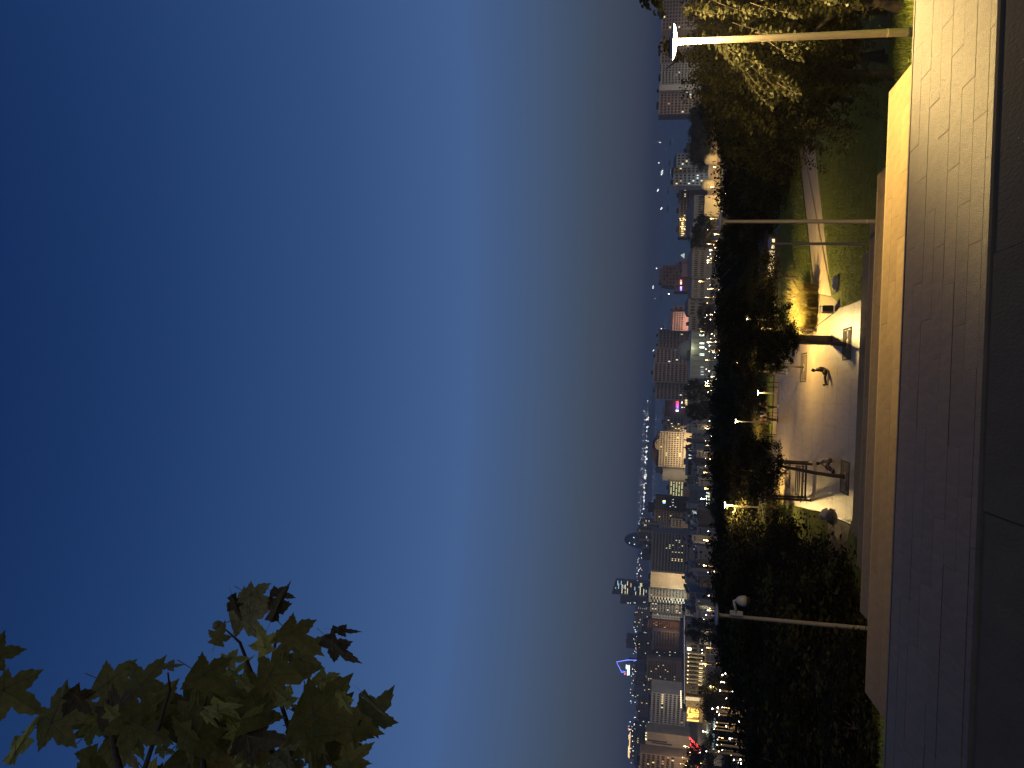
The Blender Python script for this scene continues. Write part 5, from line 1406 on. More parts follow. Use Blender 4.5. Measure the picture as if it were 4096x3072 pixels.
for (x, f, c) in [(2510, .85, 'w'), (2514, .87, 'w'), (2522, .83, 'w'), (2537, .75, 'w'), (2557, .95, 'w'), (2575, .6, 'o'), (2580, .6, 'o'), (2541, .78, 'w')]:
    MB().box(w2 - 2 * w2 * f - 1.3, w2 - 2 * w2 * f + 1.3, -.4, -.01, at(x, 2405, 2380).z + 39.8, at(x, 2405, 2380).z + 42.2).build('lit_window', W_WH if c == 'w' else W_ON, t)
for (n_, lab, xr, xb, y0, y1, Y, rows, cols, wl, pl, kd) in [
    ('far_block', 'small bright striped block at the foot of the dark tower', 2548, 2590, 2428, 2444, 1500, 5, 6, LITE, .4, 'owy'),
    ('far_block', 'pinkish block with one long white lamp left of the striped block', 2542, 2592, 2445, 2484, 1450, 7, 5, PINKW, .06, 'wo'),
    ('far_block', 'slim block with pale floors and a lamp on its corner', 2541, 2578, 2485, 2520, 1480, 8, 4, LITE, .12, 'oww'),
    ('far_block', 'dim stepped block under the slim block', 2572, 2600, 2485, 2560, 1300, 4, 9, DARKW, .06, 'wo'),
    ('far_block', 'dark blue grey tower on the left skyline with a few window lights', 2506, 2552, 2541, 2594, 2100, 6, 5, ROOFB, .08, 'wo'),
    ('far_block', 'wide dark office with faint floors below the dark skyline tower', 2550, 2640, 2541, 2640, 1350, 10, 14, DARKW, .06, 'wo'),
    ('far_block', 'dark building with lit grille of windows under the office', 2610, 2700, 2525, 2600, 1000, 8, 10, BLUEW, .02, 'wo'),
    ('far_block', 'brown block with pale string lights below the wide office', 2620, 2705, 2601, 2642, 980, 8, 6, DARKW, .03, 'oww'),
    ('far_block', 'dark apartment block with twelve columns of windows and scattered yellow ones', 2588, 2704, 2643, 2730, 900, 12, 14, BRWN, .07, 'ooyr'),
    ('far_block', 'dim block joined to the left of the apartment block with scattered yellow windows', 2588, 2702, 2731, 2768, 905, 10, 5, BRWN, .03, 'ow'),
    ('far_block', 'ridge block with a triangular roofed top before the orange strip', 2540, 2600, 2700, 2770, 1700, 6, 8, BRWN, .08, 'wo'),
    ('far_block', 'ridge block with vertical pale balconies', 2536, 2600, 2755, 2800, 1650, 7, 7, CONC, .07, 'wo'),
    ('far_block', 'ridge block directly behind the white grid building', 2550, 2610, 2801, 2880, 1600, 6, 11, BRWN, .09, 'wo'),
    ('far_block', 'ridge block with two square white windows', 2555, 2600, 2881, 2925, 1550, 4, 5, DARKW, .05, 'w'),
    ('far_block', 'ridge block above the red sign building', 2545, 2585, 2926, 3000, 1500, 4, 9, DARKW, .1, 'owy'),
    ('far_block', 'ridge block at the left edge of the photo behind the stone terraces', 2542, 2600, 3001, 3110, 1450, 6, 12, BRWN, .1, 'owr'),
]:
    building(n_, lab, 'building', xr, xb, y0, y1, Y, rows, cols, wl, plit=pl, kinds=kd, wf=(.5, .5), bands=(rows < 9))
# orange floodlit block
t, wd, h = building('orange_lit_block', 'apartment block whose lower floors glow orange', 'building', 2592, 2682, 2481, 2517, 1020, 10, 6, BRWN, plit=.01, lit={(2, 3): 'r', (3, 4): 'r', (3, 2): 'o'}, wf=(.5, .6))
lamp('AREA', (at(2690, 2499, 985).x, 990, at(2688, 2499, 985).z), 3500, (1, .45, .15), 8, at(2665, 2499, 1020), sizey=2)
# blue outlined tower top
t, wd, h = building('blue_outline_tower', 'tower top outlined in blue light with white glowing bands', 'building', 2515, 2560, 2643, 2685, 1900, 0, 0, GLASSW, depth=20)
BL = glow('blue_outline', (.16, .22, 1), 3)
def ln(pts, Y, m_, par, r_, name='light_line'):
    MB().tube([at(x, y, Y) - Vector(par.location) for x, y in pts], r_, 5).build(name, m_, par)
ln([(2546, 2641), (2510, 2640), (2466, 2648), (2484, 2684), (2502, 2686)], 1895, BL, t, .9)
ln([(2484, 2689), (2502, 2689)], 1895, BL, t, .7)
ln([(2506, 2659), (2505, 2676)], 1894, glow('white_band', (.85, 1, .95), 2.2), t, 1.3)
ln([(2511, 2661), (2510, 2701)], 1894, glow('white_band', (.85, 1, .95), 2.2), t, 1.3)
ln([(2517, 2661), (2516, 2701)], 1894, glow('white_band', (.85, 1, .95), 2.2), t, 1.3)
p_ = at(2499, 2696, 1894)
MB().lathe([(0, 2), (2, 0), (0, -2)], 8).build('beacon', glow('red_beacon', (1, .1, .1), 5), t, p_ - Vector(t.location))
# white grid apartment building, turned
lt = {(r, c): 'o' for r, c in [(2, 13), (2, 12), (2, 11), (2, 10), (2, 9)]}
t, wd, h = building('white_grid_building', 'pale apartment building with a bold white window grid, turned to the left', 'building', 2604, 2738, 2768, 2905, 800, 8, 14, LITE, plit=.01, lit=lt, wf=(.62, .6), yaw=math.radians(-14), depth=22)
for k in range(15):
    x_ = -wd / 2 + wd * k / 14
    MB().box(x_ - .18, x_ + .18, -.35, -.121, 0, h).build('grid_rib', RIB, t)
p_ = at(2720, 2797, 780)
for k in range(9):
    q = at(2723 + k * .2, 2765 + k * 8, 785)
    MB().box(-.7, .7, -.2, .2, -.5, .5).build('string_light', glow('string_cream', (1, .85, .5), 2.2), t, Matrix.Rotation(-t.rotation_euler.z, 3, 'Z') @ (q - Vector(t.location)))
flood(2760, 2840, 800, 20, 30000, (1, .85, .75), 2670, 2840, 40)
# colonnade palace
t, wd, h = building('colonnade_palace', 'long flat roofed palace with tall uplit columns', 'building', 2745, 2800, 2575, 2775, 590, 0, 0, wallm('palace_wall', (0.28, 0.22, 0.15)), depth=30)
MB().box(-wd / 2 - 3, wd / 2 + 3, -4, 30, h, h + 1.2).build('roof_slab', ROOFB, t)
ln([(2737, 2462), (2738, 2800)], 583, glow('roof_line_pink', (1, .7, .55), .5), t, .12)
for y in (2613, 2627, 2645, 2662, 2680, 2697, 2714, 2728):
    x_ = at(2770, y, 588).x - t.location.x
    MB().lathe([(.75, h - 13.2), (.6, h - 12.6), (.48, h - 1.2), (.75, h - .2)], 10, c=(x_, -3, 0)).build('column', wallm('column_stone', (0.6, 0.5, 0.33)), t, smooth=True)
    MB().box(x_ - .35, x_ + .35, -4.2, -3.7, h - 1.3, h - .9).build('uplight', glow('uplight_cream', (1, .85, .5), 3), t)
    lamp('SPOT', (x_ + t.location.x, 590 - 4.6, h - 41 - .3), 700, (1, .8, .42), .3, (x_ + t.location.x, 587.2, h - 41 - 14), 1.0)
for k in range(12):
    x_ = -wd / 2 + wd * (k + .5) / 12
    link('window', win_mesh('o' if 1 < k < 8 else 'd'), t, (x_, -.01, h - 12.5), 0, (wd / 12 * .8, 1, 3.4))
    link('window', win_mesh('d'), t, (x_, -.01, h - 7.5), 0, (wd / 12 * .7, 1, 5))
for i, (y0, y1, xr, xb) in enumerate([(2520, 2540, 2818, 2845), (2541, 2556, 2812, 2840), (2557, 2578, 2800, 2835)]):
    building('palace_annex', ['smooth pale annex wall right of the palace, lowest', 'middle smooth annex wall of the palace', 'tall smooth annex wall touching the palace'][i], 'building', xr, xb, y0, y1, 575, 0, 0, LITE, depth=20, bands=False)
lamp('AREA', (at(2850, 2548, 555).x, 556, -36), 4000, (1, .85, .5), 12, at(2825, 2548, 575), sizey=2)
building('low_hall', 'dark glass roofed hall in front of the palace annex', 'building', 2740, 2795, 2482, 2560, 640, 0, 0, BLUEW, depth=40)
p_ = at(2760, 2569, 600)
t2 = thing('advert_screen', 'small bright white panel beside the palace', 'sign', (p_.x, 584, p_.z))
MB().box(-1, 1, -.2, .2, -.1, 2.8).build('panel', glow('panel_white', (1, .97, .85), 3), t2)
MB().tube([(0, .1, -20), (0, .1, 0)], .12, 6).build('post', ROOFD, t2)
# yellow arches
t, wd, h = building('arcade_building', 'building with blazing yellow arches and strips', 'building', 2748, 2798, 2830, 2888, 600, 0, 0, BEIGE, depth=24)
YL = glow('arcade_yellow', (1, .62, .12), 2.6)
for (x0_, ya, x1_, yb_) in [(2756, 2832, 2750, 2852), (2765, 2846, 2795, 2848), (2752, 2855, 2795, 2858), (2753, 2862, 2793, 2866), (2750, 2870, 2770, 2868), (2748, 2880, 2795, 2884), (2764, 2838, 2794, 2840)]:
    ln([(x0_, ya), (x1_, yb_)], 596, YL, t, .55, 'lit_strip')
lamp('POINT', (at(2775, 2858, 585).x, 580, -30), 5000, (1, .65, .2), 1)
building('palace_wing', 'plain tan wall between palace and yellow arches with four thin lit slots', 'building', 2745, 2800, 2786, 2829, 596, 0, 0, BEIGE, depth=20)
for k in range(4):
    q0, q1 = at(2742, 2788 + k * 3.5, 590), at(2798, 2793 + k * 3.5, 590)
    o = MB().tube([q0 - q0, q1 - q0], .14, 5).build('light_pole', glow('slot_cream', (1, .85, .5), 1.5), loc=q0)
    tag(o, ['first', 'second', 'third', 'last'][k] + ' slanting lit pole before the plain tan palace wing, counted from the right', 'pole', 'slanting lit poles')
# red sign building
t, wd, h = building('sign_building', 'tan building with a vertical red neon sign and a lit roof edge', 'building', 2583, 2690, 2932, 3016, 720, 0, 0, BEIGE, depth=20)
for k, (y, a, b) in enumerate(((2962, 2592, 2668), (2972, 2608, 2688), (2982, 2592, 2680))):
    q0, q1 = at(a, y, 719), at(b, y + 8, 719)
    MB().box(q0.x - t.location.x - .6, q0.x - t.location.x + .6, -.35, -.05, q1.z + 41, q0.z + 41).build('recess_shade_strip', ROOFD, t)  # dark strips set before the wall stand in for shaded recesses
RED = glow('neon_red', (1, .06, .08), 4)
def letter_cu(ch, m_, parent, loc, s_, rot=(math.pi / 2, 0, 0)):
    c = bpy.data.curves.new('letter', 'FONT')
    c.body = ch
    c.size = s_
    c.extrude = .06
    c.align_x = 'CENTER'
    o = bpy.data.objects.new('letter', c)
    COL.objects.link(o)
    bpy.context.view_layer.update()
    me = bpy.data.meshes.new_from_object(o.evaluated_get(bpy.context.evaluated_depsgraph_get()))
    bpy.data.objects.remove(o)
    me.materials.clear(); me.materials.append(m_)
    l = link('letter', me, parent, loc)
    l.rotation_euler = rot
    return l
q0 = at(2606, 2990, 718)
MB().lathe([(0, .5), (.9, .35), (1.1, 0), (0, -.1)], 12).build('crescent_lamp', glow('neon_cream', (1, .9, .5), 3), t, (q0.x - t.location.x, -1.0, q0.z + 41))
for k, ch in enumerate('DEGAOV'):
    q = at(2614 + k * 5.8, 2992 + k * 1.2, 718)
    letter_cu(ch, RED, t, (q.x - t.location.x, -.8, q.z + 41 - .7), 2.2, (math.pi / 2, math.radians(90), 0))
for (a, ya, b, yb_) in ((2617, 3004, 2628, 3005), (2629, 3005, 2634, 3006), (2619, 3007, 2634, 3010)):
    ln([(a, ya), (b, yb_)], 718, glow('neon_cream', (1, .9, .5), 2), t, .22, 'neon_line')
for (x, y) in ((2584, 2935), (2583, 2945), (2583, 2957), (2584, 2961)):
    q = at(x, y, 718)
    MB().lathe([(0, .7), (.7, 0), (0, -.7)], 6).build('roof_lamp', glow('roof_lamp_yellow', (.95, .95, .5), 2), t, (q.x - t.location.x, -.5, q.z + 41))
t, wd, h = building('stone_terraces', 'old pinkish stone building with galleries at the left edge, lit from the street', 'building', 2560, 2700, 3018, 3120, 640, 7, 11, BRWN, plit=.12, kinds='oor', wf=(.6, .6), balc=(0, 2, 4, 6, 8))
lamp('AREA', (at(2700, 3060, 600).x, 606, -34), 4500, (1, .62, .36), 20, at(2640, 3060, 640), sizey=2)
lamp('AREA', (at(2700, 2975, 690).x, 690, -34), 3000, (1, .75, .5), 14, at(2640, 2975, 720), sizey=2)
# ridge: pyramid silhouette, red beacon and orange line
p_ = at(2540, 2928, 2600)
t = thing('pyramid_tower', 'small black pyramid topped tower on the left ridge with a red beacon', 'tower', (p_.x, 2600, -41))
hz = p_.z + 41
MB().box(-22, 22, 0, 40, 0, hz).build('shaft', ROOFD, t)
MB().add([(-26, -2, hz), (26, -2, hz), (26, 42, hz), (-26, 42, hz), (0, 20, hz + 20)], [(0, 1, 4), (1, 2, 4), (2, 3, 4), (3, 0, 4)]).build('roof', ROOFD, t)
q = at(2515, 2914, 2595)
MB().lathe([(0, 2.6), (2.6, 0), (0, -2.6)], 8).build('beacon', glow('red_beacon', (1, .1, .1), 5), t, q - Vector(t.location))
p_ = at(2530, 2985, 2500)
t = thing('lit_stadium_rim', 'long thin orange lit roof rim on the far left ridge', 'roof', (p_.x, 2500, -41))
ln([(2520, 2935), (2519, 2965), (2517, 2998), (2516, 3032)], 2495, glow('rim_orange', (1, .68, .32), 1.6), t, 1.8)
ln([(2515, 2940), (2515, 2958)], 2495, glow('rim_orange', (1, .68, .32), 1.6), t, 1.2)
ln([(2514, 2985), (2513, 3028)], 2495, glow('rim_orange', (1, .68, .32), 1.6), t, 1.2)
MB().box(at(2530, 3035, 2500).x - p_.x, at(2530, 2935, 2500).x - p_.x, 0, 60, 0, at(2520, 2985, 2500).z + 41).build('wall', ROOFD, t)
# promenade cafe windows seen through the right hand trees
t = thing('park_cafe', 'low park building with a strip of glowing windows behind the right trees', 'building', (at(3090, 1040, 56.0).x, 78.0, -3.0))
wv = 78.0
xa, xb_ = at(3088, 1110, wv).x - t.location.x, at(3088, 955, wv).x - t.location.x
zc = at(3082, 1035, wv).z + 3.0
MB().box(xa - .5, xb_ + .5, 0.2, 4, 0, zc + .4).build('wall', DARKW, t)
MB().box(xa - .9, xb_ + .9, -.3, 4.2, zc + .4, zc + .6).build('roof', ROOFD, t)
fr = [(0, .10), (.16, .24), (.30, .42), (.445, .56), (.60, .68), (.71, .86), (.89, .97)]
for a, b in fr:
    MB().box(xb_ - (xb_ - xa) * b, xb_ - (xb_ - xa) * a, .1, .2, zc - .35, zc + .15).build('window', glow('cafe_glow', (1, .72, .36), 1.5), t)
"""trees seen in front are kept clear of this strip"""

# ================================================================== STREET LAMPS, CARS, BOATS
SL = 'tall street lamps of the town'
LAMP_H = glow('street_lamp_head', (1, .93, .78), 26)
LAMP_O = glow('street_lamp_amber', (1, .62, .25), 14)
LAMP_W = glow('street_lamp_white', (.95, 1, .92), 60)
POLE_L = mat('lit_pole', (0.6, 0.42, 0.2), 0.5, 0.1, 3)
sl_cache = {}
def street_lamp(x, y, Y, label, xbase=None, kind='w', r_=0.42, energy=0, group=SL):
    p_ = at(x, y, Y)
    zb = -41 if xbase is None else at(xbase, y, Y).z
    h = p_.z - zb
    t = thing('street_lamp', label, 'street lamp', (p_.x, Y, zb), 0, group)
    pr = max(.12, Y * .00024)
    MB().tube([(0, 0, 0), (0, 0, h)], [pr * 1.3, pr], 6).build('pole', POLE_L, t)
    k = (kind, round(r_, 2))
    if k not in sl_cache:
        sl_cache[k] = MB().lathe([(0, .7 * r_), (r_ * .7, .5 * r_), (r_, 0), (r_ * .7, -.5 * r_), (0, -.7 * r_)], 8).mesh('lamp_head', {'w': LAMP_H, 'o': LAMP_O, 'W': LAMP_W}[kind], True)
    link('lamp_head', sl_cache[k], t, (0, 0, h))
    if energy:
        lamp('POINT', (p_.x, Y - .8, p_.z - .8), energy, (1, .72, .38) if kind != 'W' else (.8, 1, .85), .5)
    return t
named = [(2796, 936, 640, 'amber lamp on a long lit pole left of the rooftop restaurant', 2860, 'o', 3500), (2860, 937, 560, 'lower white lamp below the amber pole', None, 'w', 2500), (2830, 1041, 600, 'pair of amber lamps with a bright lit pole before the grey classical wing', 2888, 'o', 4000),
         (2831, 1050, 602, 'second lamp of the amber pair', None, 'w', 0), (2797, 1126, 650, 'lamp with a short orange lit pole at the green lit kiosk', 2842, 'o', 3500), (2861, 1104, 560, 'white lamp below the green lit kiosk', None, 'w', 2500), (2840, 1001, 590, 'white lamp among foliage near the classical building', None, 'w', 1500),
         (2823, 1533, 640, 'star bright white floodlight mast over the car park', None, 'W', 9000), (2822, 1543, 420, 'very tall orange lit mast rising in front of the car park', 2930, 'o', 3000), (2805, 1326, 640, 'thin amber mast right of the arched windows', 2840, 'o', 1500),
         (2805, 1995, 560, 'bright white lamp over the row of lit stalls, right one', None, 'W', 7000), (2803, 2061, 560, 'bright white lamp over the row of lit stalls, left one', None, 'W', 7000), (2816, 1890, 480, 'amber lamp with a slanting lit pole before the dark car park edge', 2870, 'o', 2500),
         (2820, 1954, 420, 'tall orange lit mast left of the slanting lit pole', 2905, 'o', 2000), (2825, 2162, 420, 'orange lit mast before the wide grey slab', 2852, 'o', 1500), (2815, 2262, 430, 'amber lamp on an angled lit pole near the tan blind wall', 2898, 'o', 3500),
         (2675, 1176, 930, 'lone bright yellow lamp standing over the bay left of the pyramid block', 2740, 'w', 0), (2840, 2434, 300, 'short red tipped mast behind the unlit left lamp', 2855, 'o', 0), (2843, 2745, 330, 'white lamp at the foot of the colonnade trees', None, 'w', 2500),
         (2795, 547, 640, 'golden lamp mast above the long tan wall', 2833, 'o', 2500), (2843, 875, 560, 'white lamp at the end of the tan wall', None, 'w', 2500), (2856, 668, 600, 'white globe lamp before the tan wall near the first dome', None, 'w', 2000), (2846, 748, 600, 'white globe lamp before the tan wall near the second dome', None, 'w', 2000),
         (2828, 458, 640, 'small blue white lamp on the dark wall', None, 'w', 0), (2812, 2925, 560, 'cool lamp over the traffic on the left street', None, 'W', 2500), (2878, 2950, 300, 'cool lamp on the slope at the lower left', None, 'w', 1500), (2890, 2830, 260, 'warm lamp between leaves below the yellow arches', None, 'w', 2500),
         (2884, 2728, 280, 'white lamp between leaves right of the amber tree', None, 'w', 2500), (2990, 2722, 120, 'yellow lamp shining through leaves in the left wood', None, 'o', 350), (2960, 2780, 150, 'pinkish lamp under the amber tree', None, 'o', 1200)]
for x, y, Y, lab, xb, k, e in named:
    street_lamp(x, y, Y, lab, xb, k, .42 if Y > 300 else .2, e, None)
g = random.Random(31)
spots = [(2823, 1190), (2829, 1212), (2827, 1260), (2841, 1258), (2821, 1270), (2842, 1278), (2818, 1293), (2822, 1296), (2862, 1366), (2838, 1369), (2873, 1362), (2838, 1406), (2872, 1419), (2863, 1421), (2823, 1397), (2823, 1440), (2825, 1476), (2865, 1503), (2865, 1517), (2821, 1527),
         (2832, 1568), (2840, 1562), (2883, 1571), (2904, 1523), (2823, 1713), (2838, 1684), (2823, 1762), (2824, 1781), (2845, 1745), (2798, 1618), (2822, 1618), (2801, 1681), (2823, 1834), (2836, 1836), (2823, 1864), (2960, 1960), (2984, 1938), (2833, 2125), (2820, 2110), (2806, 2133), (2816, 2160), (2831, 2260), (2858, 2286),
         (2810, 2301), (2832, 2290), (2817, 2415), (2833, 2383), (2836, 2382), (2831, 2441), (2825, 2460), (2812, 2472), (2785, 2485), (2815, 2478), (2808, 2600), (2827, 2590), (2809, 2613), (2806, 2643), (2813, 2655), (2822, 2663), (2900, 2470), (2865, 2650), (2890, 2700), (2850, 2835), (2868, 2845), (2930, 2768),
         (2800, 3010), (2826, 3005), (2905, 2905), (2910, 2915), (2955, 2955), (2945, 2900), (2944, 2975), (2925, 3020), (2935, 3040), (2960, 2990), (2890, 3000), (2868, 2890), (2862, 2905), (2880, 2760), (2913, 2740), (2760, 3010), (2775, 3030), (2750, 3045), (2765, 3060), (2790, 3050), (2745, 3020), (2730, 3030), (2740, 3060), (2722, 3055), (2755, 2990), (2735, 2985)]
for _ in range(46):
    spots.append((g.uniform(2826, 2878), g.uniform(905, 1535)))
for _ in range(26):
    spots.append((g.uniform(2850, 3000), g.uniform(2690, 3060)))
for i, (x, y) in enumerate(spots):
    hz = 2599 - (y - 1536) * .0402
    dpt = x - hz
    Y = min(640, max(140, 42 * 3050 / dpt)) - 12
    if dpt > 280: Y = 150 + g.uniform(-10, 20)
    zb_ = max(-41, zl(Y) - .9)
    p_ = at(x, y, Y)
    k = 'o' if (y > 2970 and x < 2800) or g.random() < .15 else 'w'
    xb_ = None
    t = street_lamp(x, y, Y, 'small white point of a street lamp among the trees and streets of the town' if k == 'w' else 'small amber point of a street lamp among the trees and streets of the town', None, k, g.choice([.16, .22, .28]) if Y > 300 else g.choice([.08, .12, .15]), (7000 if k == 'o' and y > 2970 else 1500) if i % 3 == 0 and Y > 300 else 0, 'small far street lamps')
    if zb_ > -40.9:
        dz = zb_ + 41
        t.location.z += dz
        for c in t.children:
            if c.name.startswith('pole'): c.scale.z = max(.05, (p_.z - zb_) / (p_.z + 41))
            else: c.location.z -= dz
# cars
TAIL = glow('tail_light', (1, .05, .05), 12)
HEADL = glow('head_light', (1, .95, .85), 12)
car_cache = {}
def car(loc, rz, ci, label, group, lights='tail'):
    paint = [mat('car_paint_white', (.55, .55, .55), .35, .05, 2), mat('car_paint_silver', (.3, .31, .33), .35, .05, 2), mat('car_paint_black', (.03, .03, .035), .3, .05, 2), mat('car_paint_blue', (.05, .08, .16), .35, .05, 2)][ci]
    t = thing('parked_car' if lights == 'none' else 'car', label, 'car', loc, rz, group)
    if ci not in car_cache:
        b = MB()
        prof = [(-2.1, .35), (-2.15, .75), (-1.95, .92), (-1.1, 1.0), (-.55, 1.42), (.85, 1.45), (1.5, 1.05), (2.05, .98), (2.15, .7), (2.1, .35)]
        n = len(prof)
        vs_ = []
        for s_ in (-1, 1):
            for (y_, z_) in prof:
                wdt = .86 if z_ < 1.1 else .68
                vs_.append((s_ * wdt, y_, z_))
        b.add(vs_, [tuple(range(n))[::-1], tuple(range(n, 2 * n))] + [(i, (i + 1) % n, n + (i + 1) % n, n + i) for i in range(n)])
        car_cache[ci] = (b.mesh('body', paint), MB().box(-.7, .7, -1.0, -.62, 1.06, 1.34).box(-.7, .7, .95, 1.35, 1.08, 1.36).box(-.74, -.70, -.5, .8, 1.08, 1.36).box(.70, .74, -.5, .8, 1.08, 1.36).mesh('glazing', GLD))
    link('body', car_cache[ci][0], t)
    link('glazing', car_cache[ci][1], t)
    if 'w' not in car_cache:
        car_cache['w'] = MB().tube([(-.1, 0, 0), (.1, 0, 0)], .32, 10).mesh('wheel', DARKM)
        car_cache['tail'] = MB().box(-.16, .16, -.05, .05, -.08, .08).mesh('tail_light', TAIL)
        car_cache['head'] = MB().box(-.16, .16, -.05, .05, -.08, .08).mesh('head_light', HEADL)
    for sx in (-.78, .78):
        for sy in (-1.3, 1.35):
            link('wheel', car_cache['w'], t, (sx, sy, .32))
        if lights == 'tail': link('tail_light', car_cache['tail'], t, (sx * .8, -2.17, .75), 0, (2.2, 1, 3.0))
        if lights == 'head': link('head_light', car_cache['head'], t, (sx * .8, -2.17, .65), 0, (1.6, 1, 1.6))
    return t
for i in range(48):
    Y = 592 + (i // 4) * 13 + random.uniform(-2, 2)
    X = -281 - (Y - 592) * 0.392 + ((i % 4) - 1.5) * 5.0
    car((X, Y, -39.98), math.radians(21), i % 4, 'car with glowing red tail lights queuing in the street on the left', 'cars queuing in the left street', 'tail')
for i in range(22):
    X = -60 + i * 12 + random.uniform(-3, 3)
    if i % 2: car((X + 40, 566, -39.98), math.radians(90), i % 4, 'car driving with lit tail lights on the avenue', 'cars on the avenue', 'tail')
    else: car((X + 40, 578, -39.98), math.radians(70), i % 4, 'car driving with lit head lights on the avenue', 'cars on the avenue', 'head')
for r in range(6):
    for c in range(16):
        p_ = onz(2790 + r * 6.2, 1560 + c * 22.5, -40)
        if p_.y > 640 or (r + c * 5) % 7 == 0: pass
        car((p_.x + random.uniform(-.5, .5), p_.y, -40), math.radians(90 + random.uniform(-3, 3)), (r * 3 + c) % 4, 'car parked in the rows of the dim blue grey car park', 'cars in the waterfront car park', 'none')
# boats far out on the bay
BO = 'boats at anchor on the bay'
for i, (x, y, n_, lab) in enumerate([(2646, 692, 4, 'brightest boat with a cluster of white lights'), (2643, 836, 2, 'boat with two white lights left of the brightest one'), (2630, 763, 2, 'boat with a short row of lights near the horizon'), (2640, 571, 1, 'boat with one dim light at the right'), (2635, 653, 1, 'boat with a single light beside the brightest one'),
                                     (2626, 1075, 1, 'boat light over the pyramid block'), (2611, 1150, 4, 'boat with a row of lights on the horizon left of the pyramid block'), (2620, 1195, 1, 'single boat light right of the pink office'), (2660, 1316, 1, 'dim boat light by the palace'), (2613, 1402, 2, 'twin boat lights above the palace roof')]):
    Yb = 5200 if x < 2625 else 3600
    p_ = at(x, y, Yb)
    t = thing('boat', lab, 'boat', (p_.x, Yb, -42), 0, BO)
    MB().add([(-14, -3, 0), (14, -3, 0), (18, 0, 4), (14, 3, 0), (-14, 3, 0), (-15, 0, 4), (-14, -3.5, 4), (14, -3.5, 4), (14, 3.5, 4), (-14, 3.5, 4)], [(0, 1, 7, 6), (1, 2, 7), (3, 4, 9, 8), (2, 3, 8), (0, 6, 9, 4), (6, 7, 8, 9), (7, 2, 8)]).build('hull', DARKM, t)
    MB().box(-10, -2, -2.5, 2.5, 4, 9).build('deckhouse', LITE, t)
    MB().tube([(4, 0, 4), (4, 0, max(8, p_.z + 42))], .3, 5).build('mast', RIB, t)
    for k in range(n_):
        MB().lathe([(0, 2.2), (2.2, 0), (0, -2.2)], 6).build('lamp', glow('boat_lamp', (.9, .97, 1), 9), t, (4 + (k - n_ / 2) * 6, -4, max(9, p_.z + 42) - (k % 2) * 4))
# teal canopy strip, red awning, row of lit stalls
p_ = at(2857, 2910, 420)
t = thing('canopy', 'long pale teal lit canopy in the dark lower left of the town', 'canopy', (p_.x, 420, p_.z))
xa, xb_ = at(2857, 2998, 420).x - p_.x, at(2857, 2828, 420).x - p_.x
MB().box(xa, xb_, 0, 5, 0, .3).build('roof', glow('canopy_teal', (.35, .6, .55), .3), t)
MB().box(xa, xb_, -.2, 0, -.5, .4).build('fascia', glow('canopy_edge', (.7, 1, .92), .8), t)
for k in range(8):
    MB().tube([(xa + (xb_ - xa) * k / 7, 1, -20), (xa + (xb_ - xa) * k / 7, 1, 0)], .12, 6).build('post', ROOFD, t)
p_ = at(2777, 1929, 640)
t = thing('awning', 'small rust red awning roof left of the green lit arcade', 'awning', (p_.x, 640, p_.z))
MB().add([(-3.4, -1.5, -1), (3.4, -1.5, -1), (3.4, 1.5, 1), (-3.4, 1.5, 1)], [(0, 1, 2, 3)]).box(-3.4, 3.4, -1.6, -1.5, -1.4, -.95).build('cover', mat('rust_awning', (.5, .16, .07), .7, .1, 1), t)
for x_ in (-3.2, 3.2):
    MB().tube([(x_, 0, -16), (x_, 0, 0)], .1, 6).build('post', ROOFD, t)
lamp('POINT', (p_.x, 632, p_.z - .5), 900, (1, .6, .35), .4)
for k in range(8):
    y = 1972 + k * 13
    p_ = at(2829, y, 560)
    t = thing('market_stall', 'small white roofed stall in the bright row under the two white lamps', 'stall', (p_.x, 560, -41), 0, 'row of lit stalls')
    hh = p_.z + 41
    MB().box(-1.1, 1.1, -1, 1, 0, hh).build('booth', LITE, t)
    MB().add([(-1.4, -1.3, hh), (1.4, -1.3, hh), (1.4, 1.3, hh), (-1.4, 1.3, hh), (0, 0, hh + 1)], [(0, 1, 4), (1, 2, 4), (2, 3, 4), (3, 0, 4)]).build('roof', WHITE, t)
    MB().box(-.8, .8, -1.06, -1.005, hh - 1.6, hh - .5).build('counter_light', glow('stall_glow', (1, .95, .7), 1.2 if k < 5 else .5), t)
# mixed small town houses filling the dim quarter
g = random.Random(77)
HG = 'small dim houses of the lower quarter'
for i in range(70):
    y = g.uniform(1600, 2560)
    hz = 2599 - (y - 1536) * .0402
    x = g.uniform(2742, 2800)
    if 1535 < y < 1600 or (1790 < y < 1910 and x < 2775) or (2480 < y): continue
    Yh = 40 * 3050 / max(150, (x + 26 - hz))
    building('small_house', 'small dim flat roofed house in the dark quarter below the skyline', 'house', x, x + 14, y, y + g.uniform(14, 34), min(820, Yh), 1, g.randint(2, 4), g.choice([CONC, BLUEW, BLUEW, DARKW]), depth=14, plit=.06, kinds='wwy', group=HG, bands=False)
hb = MB().box(-39500, 39500, -60, 39500, -44, 150)
hz_m = bpy.data.materials.new('haze_air')
hz_m.use_nodes = True
hn = hz_m.node_tree
hn.nodes.remove(hn.nodes['Principled BSDF'])
pv = hn.nodes.new('ShaderNodeVolumePrincipled')
pv.inputs['Color'].default_value = (0.90, 0.93, 0.93, 1)
pv.inputs['Density'].default_value = 0.00017
hn.links.new(pv.outputs[0], hn.nodes['Material Output'].inputs['Volume'])
tag(hb.build('haze', hz_m), 'thin evening haze over town and bay', kind='stuff')
